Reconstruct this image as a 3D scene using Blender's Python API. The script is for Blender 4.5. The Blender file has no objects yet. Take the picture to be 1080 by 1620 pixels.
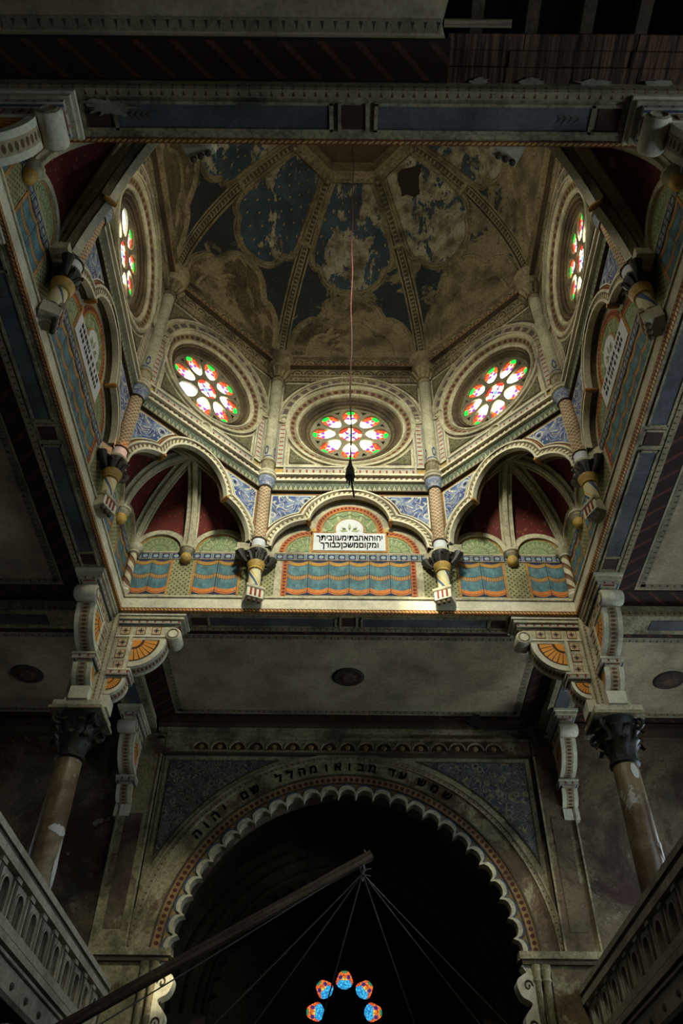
import bpy, bmesh, math, random
from mathutils import Vector, Matrix
from mathutils.geometry import tessellate_polygon
random.seed(7)
PI = math.pi
SC = bpy.context.scene
COL = SC.collection
EYE = 1.6                       # all heights below are measured from the eye; everything is lifted by EYE at the end

# ------------------------------------------------------------------ camera, world, exposure, sunlight
F_PX, PITCH, ROLL, CX = 1296.0, math.radians(45.4), math.radians(0.55), 553.0
cd = bpy.data.cameras.new('camera'); cam = bpy.data.objects.new('camera', cd); COL.objects.link(cam)
cd.sensor_fit = 'VERTICAL'; cd.sensor_height = 36.0; cd.sensor_width = 24.0
cd.lens = 36.0 * F_PX / 1620.0
cd.shift_x = -(CX - 540.0) / 1620.0
cd.clip_end = 200
cam.matrix_world = Matrix.Rotation(PI / 2 + PITCH, 4, 'X') @ Matrix.Rotation(ROLL, 4, 'Z')
SC.camera = cam
SC.view_settings.view_transform = 'Standard'
SC.view_settings.look = 'None'
SC.view_settings.gamma = 1.0
SC.view_settings.exposure = 1.2
SC.view_settings.use_curve_mapping = False
W = bpy.data.worlds.new('world'); SC.world = W; W.use_nodes = True
W.node_tree.nodes['Background'].inputs[0].default_value = (0.55, 0.68, 0.9, 1)
W.node_tree.nodes['Background'].inputs[1].default_value = 0.05
SC.cycles.max_bounces = 8; SC.cycles.diffuse_bounces = 4; SC.cycles.sample_clamp_indirect = 4.0
ROSE_L = 9.0                   # radiance of daylight behind the drum glass
ROSE_SUN = 50.0                 # the same on the side that faces the sun
AISLE_E, AISLE_W = 11.5, 0.8    # the aisle windows, right and left
SUNBEAMS = []                   # (name, from, to, power, half-angle deg, radius, colour)
def sunbeam(name, a, b, power, ang, rad, col, blend=1.0):  # spot lamp set inside the drum, standing in for sun through a window
    l = bpy.data.lights.new(name, 'SPOT'); l.energy = power; l.spot_size = math.radians(ang) * 2; l.spot_blend = blend
    l.shadow_soft_size = rad; l.color = col
    o = bpy.data.objects.new(name, l); COL.objects.link(o); o.location = a
    o.rotation_euler = (Vector(b) - Vector(a)).to_track_quat('-Z', 'Y').to_euler()
    return o
sunbeam('sunbeam_ledge', (0.3, 4.0, 15.6), (1.55, 12.6, 10.15), 5200, 3.6, 0.12, (1, .93, .72))
sunbeam('near_rose_fill_spot', (0, 3.95, 15.8), (0, 12.6, 12.6), 2300, 36.0, 0.9, (1, 1, .86))  # added wide spot that brightens the far walls in place of diffused sun
sunbeam('sunbeam_jamb', (3.6, 5.2, 15.4), (-3.45, 17.15, 4.6), 9000, 1.4, 0.04, (1, .90, .66))

sunbeam('sunbeam_red_glass', (4.4, 8.4, 15.6), (-4.3, 9.95, 11.75), 1500, 1.6, 0.04, (1, .30, .12))

# ------------------------------------------------------------------ main dimensions
DC = (0.0, 8.17)                # axis of the dome in plan
AP = 4.47                       # half width of the square opening, apothem of the four straight drum sides
HC = 1.95                       # half length of a straight drum side
HD = (AP - HC) / math.sqrt(2)   # half length of a diagonal side
AD = (AP + HC) / math.sqrt(2)   # apothem of a diagonal side
WP = AP + 0.15                  # plane of the lower painted walls
BO = 5.05                       # outer edge of the ring beams
OUT = 9.05                      # outer walls, measured from the dome axis
CEIL = 10.25
NW = DC[1] + OUT                # plane of the arch wall
ROSE_Z = 15.84

# ------------------------------------------------------------------ shader expression helper
def lin(c):
    c = c / 255.0
    return c / 12.92 if c <= 0.04045 else ((c + 0.055) / 1.055) ** 2.4
def C(r, g, b): return (lin(r), lin(g), lin(b), 1.0)

class E:
    def __init__(s, b, k): s.b = b; s.k = k
    def __add__(s, o): return s.b.m('ADD', s, o)
    __radd__ = __add__
    def __sub__(s, o): return s.b.m('SUBTRACT', s, o)
    def __rsub__(s, o): return s.b.m('SUBTRACT', o, s)
    def __mul__(s, o): return s.b.m('MULTIPLY', s, o)
    __rmul__ = __mul__
    def __truediv__(s, o): return s.b.m('DIVIDE', s, o)
    def __gt__(s, o): return s.b.m('GREATER_THAN', s, o)
    def __lt__(s, o): return s.b.m('LESS_THAN', s, o)
    def abs(s): return s.b.m('ABSOLUTE', s)
    def fr(s): return s.b.m('FRACT', s)
    def sin(s): return s.b.m('SINE', s)
    def sqrt(s): return s.b.m('SQRT', s)
    def mx(s, o): return s.b.m('MAXIMUM', s, o)
    def mn(s, o): return s.b.m('MINIMUM', s, o)
    def fl(s): return s.b.m('FLOOR', s)

class B:
    """one node material"""
    def __init__(s, name):
        s.mat = bpy.data.materials.new(name); s.mat.use_nodes = True
        s.nt = s.mat.node_tree; s.bsdf = s.nt.nodes['Principled BSDF']; s._uv = None; s._pos = None
    def n(s, t): return s.nt.nodes.new(t)
    def link(s, a, b): s.nt.links.new(a, b)
    def put(s, sock, v):
        if isinstance(v, E): s.link(v.k, sock)
        elif hasattr(v, 'is_output'): s.link(v, sock)
        else: sock.default_value = v
    def m(s, op, a, b=None):
        n = s.n('ShaderNodeMath'); n.operation = op; s.put(n.inputs[0], a)
        if b is not None: s.put(n.inputs[1], b)
        return E(s, n.outputs[0])
    def uv(s):
        if not s._uv:
            n = s.n('ShaderNodeUVMap'); x = s.n('ShaderNodeSeparateXYZ'); s.link(n.outputs[0], x.inputs[0])
            s._uv = (E(s, x.outputs[0]), E(s, x.outputs[1])); s.uvs = n.outputs[0]
        return s._uv
    def pos(s):
        if not s._pos:
            n = s.n('ShaderNodeNewGeometry'); s._pos = n.outputs['Position']
        return s._pos
    def posx(s):
        x = s.n('ShaderNodeSeparateXYZ'); s.link(s.pos(), x.inputs[0]); return E(s, x.outputs[0]), E(s, x.outputs[1]), E(s, x.outputs[2])
    def noise(s, scale, detail=4, rough=.6, vec=None, dist=0):
        n = s.n('ShaderNodeTexNoise'); n.inputs['Scale'].default_value = scale; n.inputs['Detail'].default_value = detail
        n.inputs['Roughness'].default_value = rough; n.inputs['Distortion'].default_value = dist
        s.link(vec if vec is not None else s.pos(), n.inputs['Vector']); return E(s, n.outputs[0])
    def vor(s, scale, vec=None, feature='F1'):
        n = s.n('ShaderNodeTexVoronoi'); n.inputs['Scale'].default_value = scale; n.feature = feature
        s.link(vec if vec is not None else s.pos(), n.inputs['Vector']); return E(s, n.outputs['Distance'])
    def vec(s, x, y, z=0.0):
        n = s.n('ShaderNodeCombineXYZ'); s.put(n.inputs[0], x); s.put(n.inputs[1], y); s.put(n.inputs[2], z); return n.outputs[0]
    def mix(s, f, a, b, mode='MIX'):
        n = s.n('ShaderNodeMix'); n.data_type = 'RGBA'; n.blend_type = mode
        s.put(n.inputs[0], f); s.put(n.inputs[6], a); s.put(n.inputs[7], b); return n.outputs[2]
    def step(s, x, a, b):
        n = s.n('ShaderNodeMapRange'); n.interpolation_type = 'SMOOTHSTEP'
        s.put(n.inputs[0], x); n.inputs[1].default_value = a; n.inputs[2].default_value = b; return E(s, n.outputs[0])

MATS = {}
def paint(name, fn, rough=.8, grime=.45, spec=.25, loss=0.0, bump=.25):
    """painted plaster: fn gives the paint, then soot in the pores and flaked patches"""
    b = B(name); col = fn(b)
    g = b.step(b.noise(1.3, 6, .65), .38, .72)
    col = b.mix(g * min(.95, grime * 1.25), col, C(40, 37, 25))
    g2 = b.step(b.noise(17, 5, .75), .40, .68)
    col = b.mix(g2 * min(.9, grime * .9), col, C(40, 34, 22))
    if loss:
        l = b.step(b.noise(2.2, 8, .62), .72 - loss, .75 - loss)
        col = b.mix(l, col, C(132, 124, 98))
    b.put(b.bsdf.inputs['Base Color'], col)
    b.bsdf.inputs['Roughness'].default_value = rough; b.bsdf.inputs['Specular IOR Level'].default_value = spec
    if bump:
        n = b.n('ShaderNodeBump'); n.inputs['Strength'].default_value = bump; n.inputs['Distance'].default_value = .02
        b.put(n.inputs['Height'], b.noise(22, 5)); b.link(n.outputs[0], b.bsdf.inputs['Normal'])
    MATS[name] = b.mat
    return b.mat
def flat(name, rgb, **k): return paint(name, lambda b: C(*rgb), **k)

CREAM, CREAMD, OCHRE, RED, BLUE = C(186, 179, 146), C(120, 110, 80), C(188, 132, 58), C(134, 52, 34), C(52, 72, 112)
DARK, GREEN, TEAL = C(46, 42, 34), C(122, 140, 92), C(70, 128, 138)
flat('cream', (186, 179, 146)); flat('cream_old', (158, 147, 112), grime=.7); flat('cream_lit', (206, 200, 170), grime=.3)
flat('umber', (84, 70, 50), grime=.7); flat('dark_bronze', (36, 33, 27), rough=.5); flat('black', (14, 13, 12)); flat('ochre', (176, 128, 66))
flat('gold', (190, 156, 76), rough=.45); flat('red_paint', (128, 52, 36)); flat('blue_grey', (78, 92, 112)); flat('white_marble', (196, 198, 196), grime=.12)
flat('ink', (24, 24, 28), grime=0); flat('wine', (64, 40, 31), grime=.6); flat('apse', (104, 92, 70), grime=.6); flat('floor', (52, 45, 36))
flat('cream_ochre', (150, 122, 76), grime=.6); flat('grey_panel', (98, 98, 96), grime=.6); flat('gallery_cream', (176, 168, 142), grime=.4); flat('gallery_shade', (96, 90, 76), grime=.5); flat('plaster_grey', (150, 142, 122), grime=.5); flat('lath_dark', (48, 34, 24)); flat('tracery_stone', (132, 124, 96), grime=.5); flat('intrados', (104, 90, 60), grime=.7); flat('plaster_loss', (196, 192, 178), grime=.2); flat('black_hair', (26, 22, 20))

def m_curtain(b):
    u, v = b.uv()
    p = u.fr() - .5
    w = v + (1 - 4 * p * p) * .075 - .05
    base = b.mix(b.step(b.vor(9.0, b.uvs), .14, .26), C(58, 84, 112), C(92, 128, 130))
    base = b.mix(b.step(b.noise(3, 3, .5, b.uvs), .4, .6), base, C(72, 104, 112))
    def band(col, a, c, colr): return b.mix((w > a) * (w < c), col, colr)
    col = band(base, -1, .03, C(34, 46, 78)); col = band(col, .03, .17, C(202, 122, 56)); col = band(col, .06, .075, C(112, 60, 34))
    mid = b.mix((u * 9).fr() > .6, C(150, 140, 78), C(172, 84, 58))
    col = band(col, .46, .57, mid); col = band(col, .45, .465, C(122, 66, 38)); col = band(col, .565, .58, C(58, 60, 40))
    col = band(col, .86, .97, C(170, 128, 58)); col = band(col, .855, .87, C(60, 46, 34)); col = band(col, .97, 2, C(34, 44, 84))
    col = b.mix((p.abs() > .475) * .75, col, C(28, 44, 52))
    col = b.mix(((p.abs() - .40).abs() < .012) * .45, col, C(30, 60, 70))
    return col
paint('curtain_paint', m_curtain, grime=.3)
def m_bead(b, bg, fg, n=9.0, sk=.6, edge=None):
    u, v = b.uv(); p = (u * n + v * sk).fr() - .5; q = v - .5
    d = (p * p * 6 + q * q * 7)
    col = b.mix(d < .62, bg, fg)
    if edge: col = b.mix(((v - .5).abs() > .40), col, edge)
    return col
paint('bead_red', lambda b: m_bead(b, C(176, 104, 52), C(112, 34, 26), 11, 0))
paint('bead_arch', lambda b: m_bead(b, C(96, 84, 58), C(206, 196, 156), 9, .7, C(176, 168, 134)))
paint('bead_cornice', lambda b: m_bead(b, C(92, 62, 42), C(202, 194, 160), 8, -.6))
paint('bead_rose', lambda b: m_bead(b, C(132, 118, 82), C(92, 52, 36), 46, .0, C(160, 150, 114)))
paint('bead_brown', lambda b: m_bead(b, C(166, 152, 116), C(104, 72, 52), 13, 0))
paint('bead_dim', lambda b: m_bead(b, C(150, 120, 78), C(84, 40, 30), 8, 0), grime=.5)
paint('rope_gold', lambda b: m_bead(b, C(120, 66, 34), C(196, 160, 88), 14, 1.0))
def m_zig(b):
    u, v = b.uv(); t = ((u * 9).fr() - .5).abs() * 2
    col = b.mix((v - .12) / .76 > t, C(150, 152, 120), C(96, 112, 96))
    col = b.mix((((v - .12) / .76 - t).abs() < .14), col, C(70, 66, 48))
    return b.mix(((v - .5).abs() > .40), col, C(170, 160, 120))
paint('zigzag', m_zig)
def m_dash(b):
    u, v = b.uv(); p = ((u * 6.5).fr() - .5).abs()
    col = b.mix((p < .13) * ((v - .5).abs() < .27), C(178, 172, 146), C(134, 58, 44))
    col = b.mix((((v - .5).abs() - .40).abs() < .035), col, C(58, 70, 96))
    return col
paint('dash_strip', m_dash, grime=.35)
def m_lattice(b):
    u, v = b.uv()
    a = ((u * 2.4 - v * 1.1).fr() - .5).abs(); c = ((u * 2.4 + v * 1.1).fr() - .5).abs()
    col = b.mix(c > .40, C(44, 17, 12), C(34, 24, 18)); col = b.mix(a > .40, col, C(88, 46, 28))
    col = b.mix(b.step(b.noise(9, 3), .5, .62) * .4, col, C(30, 36, 30))
    return b.mix(((v - .5).abs() > .43), col, C(26, 20, 15))
paint('lattice', m_lattice, grime=.25)
def m_teeth(b, bg, fg, n=5.5):
    u, v = b.uv(); p = ((u * n).fr() - .5).abs()
    return b.mix((p < (.85 - v) * .24) * (v > .18), bg, fg)
paint('dart_row', lambda b: m_teeth(b, C(136, 124, 96), C(62, 58, 46), 7.0))
paint('drop_row', lambda b: m_teeth(b, C(142, 130, 98), C(74, 48, 32), 8.0))
def m_diaper(b):
    u, v = b.uv(); a = ((u + v) * 9).fr() - .5; c = ((u - v) * 9).fr() - .5
    return b.mix((a * a + c * c) < .07, C(150, 148, 106), C(86, 82, 48))
paint('diaper', m_diaper)
def m_block(b):
    u, v = b.uv(); p = (u * 4.6).fr(); q = v - .5
    d = (p - .3) * (p - .3) * 9 + q * q * 9
    col = b.mix(d < .5, C(40, 54, 92), C(150, 164, 158))
    col = b.mix(((p - .78).abs() < .13), col, C(150, 156, 150)); col = b.mix(((p - .78).abs() < .03), col, C(40, 54, 92))
    return b.mix((q.abs() > .38), col, C(150, 140, 112))
paint('blue_blocks', m_block)
def m_floral(b, bg, bg2, fg, dk, sc=1.0):
    p = b.uvs if b.uv() else None
    n1 = b.noise(3.4 * sc, 1, .4, p, 1.4); w = ((n1 * 9).fr() - .5).abs()
    n2 = b.noise(6.5 * sc, 1, .4, p, .9)
    col = b.mix(b.step(n2, .42, .62), bg, bg2)
    v = b.vor(4.2 * sc, p)
    col = b.mix(b.step(v, .16, .08), col, dk)
    col = b.mix(((v - .24).abs() < .045), col, fg)
    col = b.mix((w > .36), col, fg); return b.mix((w > .33) * (w < .365) + (w > .485), col, dk)
paint('floral_blue', lambda b: m_floral(b, C(62, 78, 122), C(108, 126, 158), C(186, 186, 170), C(28, 32, 50)), grime=.2)
paint('floral_green', lambda b: m_floral(b, C(64, 70, 46), C(104, 104, 70), C(142, 134, 94), C(40, 36, 24), 1.6))
paint('floral_dim', lambda b: m_floral(b, C(58, 62, 72), C(86, 88, 90), C(146, 132, 98), C(34, 32, 32), .8))
def m_fan(b):
    u, v = b.uv(); r = (u * u + v * v).sqrt(); a = b.m('ARCTAN2', u, v)
    st = ((a * 3.2 + 20).fr() - .5).abs()
    w = b.noise(9, 2, .5, b.uvs, 1.0)
    col = b.mix((st > .40) * (r > .2), C(118, 136, 92), C(166, 172, 128))
    col = b.mix(((((w * 7).fr()) - .5).abs() > .40), col, C(160, 166, 122))
    col = b.mix((((r * 2.6 - st * .5).fr() - .5).abs() > .44), col, C(84, 98, 66))
    return b.mix(b.step(b.noise(5, 2, .5, b.uvs), .5, .7) * .4, col, C(136, 126, 70))
paint('fan_green', m_fan, grime=.3)
def m_sun(b):
    u, v = b.uv(); r = (u * u + v * v).sqrt(); a = b.m('ARCTAN2', u, v)
    st = ((a * 4.4 + 20).fr() - .5).abs()
    col = b.mix((st > .40), C(206, 138, 58), C(72, 48, 26)); col = b.mix((r < .34), col, C(206, 132, 52))
    col = b.mix((r > .34) * (r < .44), col, C(70, 44, 22)); return b.mix((r > .93), col, C(70, 44, 22))
paint('sun_fan', m_sun, grime=.15)
def m_star(b):
    u, v = b.uv(); a = u.abs(); c = v.abs()
    col = b.mix((a.mn(c) < .12) * (a.mx(c) < .7) + ((a - c).abs() < .1) * (a < .5), C(186, 170, 130), C(52, 34, 26))
    return b.mix((a.mx(c) > .86), col, C(132, 66, 46))
paint('star_tile', m_star, grime=.25)
def m_scale(b):
    u, v = b.uv(); vv = v * 19; row = vv.fl(); p = (u * 8 + (row * .5).fr()).fr() - .5; q = vv.fr()
    d = ((p * p) * 3.4 + q * q).sqrt()
    return b.mix(((d - .86).abs() < .16), C(188, 172, 136), C(132, 92, 66))
paint('scale_shaft', m_scale, grime=.25)
def m_wave(b):
    u, v = b.uv(); s = ((v * 7 + u * 6.2831).sin() * .12 + (u * 2 + v * 1.4)).fr() - .5
    col = b.mix((s.abs() < .09), C(202, 194, 150), C(72, 84, 112)); return b.mix(((s - .24).abs() < .05), col, C(196, 160, 80))
paint('wave_shaft', m_wave, grime=.15)
def m_chev(b):
    u, v = b.uv(); s = (v * 3.4 + u * 2).fr()
    col = b.mix(s > .5, C(196, 186, 154), C(120, 92, 66)); return b.mix((s > .78), col, C(100, 60, 44))
paint('chevron_shaft', m_chev, grime=.3)
def m_upper(b):
    u, v = b.uv(); p = (u * 4).fr() - .5
    o = (v < .55) * (v > .12) * (((p * p * 9 + (v - .3) * (v - .3) * 16).sqrt() - .5).abs() < .16)
    return b.mix(o + ((v - .09).abs() < .02), C(166, 162, 132), C(62, 76, 112))
paint('upper_shaft', m_upper, grime=.45)
def m_arcs(b, n=3.2):
    u, v = b.uv(); p = (u * n).fr() - .5; q = v - .1
    d = (p * p * 4 + q * q * 1.4).sqrt()
    col = b.mix((d - .78).abs() < .1, C(140, 130, 96), C(62, 52, 36)); col = b.mix(d < .4, col, C(92, 78, 52)); return b.mix(v > .93, col, C(70, 58, 40))
paint('arc_frieze', m_arcs, grime=.7, loss=.1)
def m_arch2(b):
    u, v = b.uv(); p = ((u * 3.4).fr() - .5).abs()
    col = b.mix((p < .33) * ((v - .5).abs() < .3), C(158, 150, 118), C(92, 82, 74)); return b.mix(((v - .5).abs() > .42), col, C(172, 164, 132))
paint('arch_blocks', m_arch2, grime=.5)
def m_vault(b):
    v = b.vor(9); c = b.mix(b.step(v, .12, .3), C(132, 66, 44), C(92, 30, 22))
    return b.mix(b.step(b.noise(3, 6), .62, .74), c, C(160, 118, 84))
paint('red_vault', m_vault, grime=.3)
def m_star_blue(b):
    x, y, z = b.posx(); u, v = b.uv()
    base = b.mix(b.step(b.noise(1.2, 5), .35, .7), C(48, 64, 72), C(70, 88, 94))
    pu = (u * 5.5).fr() - .5; pv = (v * 12 + (((u * 5.5).fl()) * .5).fr()).fr() - .5
    base = b.mix((pu * pu + pv * pv * .8) < .006, base, C(176, 142, 82))
    bare = b.mix(b.step(b.noise(2.6, 6), .4, .7), C(168, 160, 128), C(116, 106, 80))
    n = b.noise(1.0, 8, .64, b.vec(x * 1.15, y * .55, z * .5), .5); hi = b.noise(3.6, 6, .7)
    k = n + (hi - .5) * .36 + b.step(x, -2.0, 2.4) * .115 - .035
    base = b.mix(b.step(k, .51, .535), base, bare)
    k2 = b.noise(1.9, 6, .7, None, .3); return b.mix(b.step(k2, .70, .72), base, C(34, 38, 34))
paint('starry_field', m_star_blue, grime=.45)
def m_dome_panel(b):
    x, y, z = b.posx(); u, v = b.uv()
    d = b.vor(8.5); base = b.mix(b.step(d, .10, .22), C(96, 86, 54), C(42, 54, 54))
    k = b.noise(1.0, 8, .66, None, .5) + b.step(x, -1.5, 3.0) * .12
    return b.mix(b.step(k, .60, .63), base, C(136, 124, 92))
paint('dome_panel', m_dome_panel, grime=.6)
def m_dome_lun(b):
    x, y, z = b.posx()
    w = b.noise(4, 3, .5, None, 1.5); base = b.mix((((w * 6).fr() - .5).abs() > .34), C(104, 90, 60), C(66, 56, 40))
    k = b.noise(.9, 8, .66, None, .5) + b.step(x, -2.5, 2.0) * .22
    return b.mix(b.step(k, .54, .58), base, C(140, 127, 92))
paint('dome_lunette', m_dome_lun, grime=.6)
flat('dome_cream', (148, 136, 100), grime=.7, loss=.0)
def m_rib(b):
    u, v = b.uv(); q = (v - .5).abs()
    col = b.mix((q < .12) * (((u * 7).fr() - .5).abs() > .2), C(150, 138, 102), C(84, 74, 54)); return b.mix(((q - .22).abs() < .03) + (q > .46), col, C(44, 38, 28))
paint('rib_paint', m_rib, grime=.6)
def m_oldwall(b):
    n = b.noise(.55, 8, .68, None, .7)
    c = b.mix(b.step(n, .4, .56), C(58, 34, 26), C(104, 90, 66))
    return b.mix(b.step(b.noise(1.4, 8, .7), .60, .64), c, C(132, 122, 98))
paint('old_wall', m_oldwall, grime=.6)
def m_stain(b):
    x, y, z = b.posx()
    n = b.noise(.9, 8, .68, None, .5) + b.step(x, 0.5, 3.5) * .14
    c = b.mix(b.step(n, .52, .62), C(156, 146, 108), C(104, 84, 60)); return b.mix(b.step(b.noise(2.1, 8, .7), .62, .66), c, C(70, 62, 48))
paint('arch_wall', m_stain, grime=.6)
def m_marble(b):
    n = b.noise(1.6, 8, .7, None, .5); c = b.mix(b.step(n, .42, .6), C(92, 70, 46), C(132, 114, 80))
    return b.mix(b.step(b.noise(1.3, 8, .7), .55, .58), c, C(186, 182, 168))
paint('marble_shaft', m_marble, rough=.35, grime=.3, spec=.5)
def m_ceil(b):
    n = b.noise(.5, 7, .65); return b.mix(b.step(n, .38, .66), C(176, 160, 126), C(150, 134, 104))
paint('ceiling_field', m_ceil, grime=.35)
def m_ros(b):
    u, v = b.uv(); r = (u * u + v * v).sqrt(); a = b.m('ARCTAN2', u, v)
    p = ((a * (8 / 6.2832) + 8).fr() - .5).abs()
    c = b.mix((r + p * .5) < .62, C(54, 42, 32), C(84, 60, 42)); return b.mix((r > .86), c, C(44, 36, 28))
paint('rosette_paint', m_ros, grime=.3)
def m_soff(b):
    u, v = b.uv(); n = b.noise(1.4, 6)
    return b.mix(b.step(n, .4, .65), C(88, 91, 92), C(66, 69, 72))
paint('soffit_blue', m_soff, grime=.35)
def m_reed(b):
    x, y, z = b.posx(); n = b.noise(1.0, 4, .6, b.vec(x * 26, y * .9)); return b.mix(b.step(n, .36, .66), C(36, 22, 15), C(112, 82, 58))
paint('reed', m_reed, grime=.3, bump=.6)
def m_wood(b):
    n = b.noise(2.0, 5, .6, b.vec(b.uv()[0] * .7, b.uv()[1] * 14)); return b.mix(b.step(n, .35, .7), C(104, 88, 70), C(164, 146, 120))
paint('timber', m_wood, grime=.3); flat('rope_red', (72, 26, 24)); flat('twine', (170, 168, 160), grime=0)

# stained glass: only the glass gives light
def glass(name, fn, strength):
    b = B(name); col = fn(b); b.nt.nodes.remove(b.bsdf)
    e = b.n('ShaderNodeEmission'); e.inputs[1].default_value = strength; b.put(e.inputs[0], col)
    b.link(e.outputs[0], b.nt.nodes['Material Output'].inputs[0]); MATS[name] = b.mat
def g_petal(W_):
    k = .42                                                  # coloured glass lets far less daylight through than the clear quarries
    def f(b):
        u, v = b.uv(); a = v.abs()
        n = b.noise(3.0, 2, .5, b.vec(u * 2, v * .9))
        wh = (W_, W_ * .98, W_ * .86, 1)
        col = b.mix((u > .42) * (a < .66), wh, (1.6 * k, 1.25 * k, .35 * k, 1))
        col = b.mix((u > .42) * (n > .54) * (a < .62), col, (2.4, 2.3, 1.9, 1))
        col = b.mix(((u - .53).abs() < .075) * (a > .12) * (a < .55), col, (.55 * k, .12 * k, .9 * k, 1))
        col = b.mix((u > .36) * ((a * .75 + u) > .93), col, (1.5 * k, .10 * k, .05 * k, 1))
        col = b.mix((u > .36) * ((a * .75 + u) > .93) * (n > .54), col, (1.6 * k, .5 * k, .06 * k, 1))
        col = b.mix((u < .40) * (a > .80), col, (1.6 * k, .55 * k, .3 * k, 1))
        d = ((u - .89) * (u - .89) * 55 + v * v * 3.6); col = b.mix(d < .9, col, (.03 * k, 1.3 * k, .12 * k, 1))
        return b.mix(((u - .73).abs() < .06) * (a < .2), col, (1.4 * k, .12 * k, .3 * k, 1))
    return f
def g_mid(W_):
    k = .42
    def f(b):
        u, v = b.uv(); r = (u * u + v * v).sqrt(); a = u.abs(); c = v.abs()
        col = b.mix(r > .66, (W_ * .8, W_ * .76, W_ * .62, 1), (1.5 * k, .12 * k, .05 * k, 1)); col = b.mix((a.mn(c) < .22) * (r > .2), col, (1.8 * k, 1.5 * k, .9 * k, 1))
        col = b.mix(((a - c).abs() < .17) * (r < .7) * (r > .25), col, (.4 * k, .1 * k, .6 * k, 1)); return b.mix(r < .2, col, (.3 * k, .8 * k, 1.6 * k, 1))
    return f
glass('glass_petal', g_petal(ROSE_L), 1.0); glass('glass_boss', g_mid(ROSE_L), 1.0)
glass('glass_petal_sun', g_petal(ROSE_SUN), 1.0); glass('glass_boss_sun', g_mid(ROSE_SUN), 1.0)   # the window facing the sun
glass('glass_clear', lambda b: (.86, .92, 1, 1), ROSE_L * .5)
glass('glass_tip', lambda b: (.5, .62, .85, 1), .08)
def g_apse(b):
    u, v = b.uv(); a = v.abs(); n = b.noise(4, 2, .5, b.vec(u * 2, v))
    col = b.mix(n > .5, (.01, .13, .34, 1), (.03, .26, .42, 1)); col = b.mix((u > .52) + (a + u > 1.12), col, (.42, .055, .012, 1))
    col = b.mix((u > .52) * (n > .53), col, (.50, .17, .02, 1))
    d = (u - .66) * (u - .66) * 30 + (a - .46) * (a - .46) * 8; col = b.mix(d < .35, col, (.03, .015, .09, 1))
    col = b.mix((u > .86) * (a < .3), col, (.02, .12, .05, 1)); col = b.mix(((u - .55).abs() < .06) * (a < .25), col, (.42, .30, .05, 1))
    e = b.vor(3.2, b.vec(u * 2, v), 'DISTANCE_TO_EDGE'); return b.mix(e < .035, col, (.004, .004, .006, 1))
glass('glass_apse', g_apse, 1.0)
glass('glass_aisle_east', lambda b: (.70, .85, 1, 1), AISLE_E); glass('glass_aisle_west', lambda b: (.80, .90, 1, 1), AISLE_W)

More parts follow.
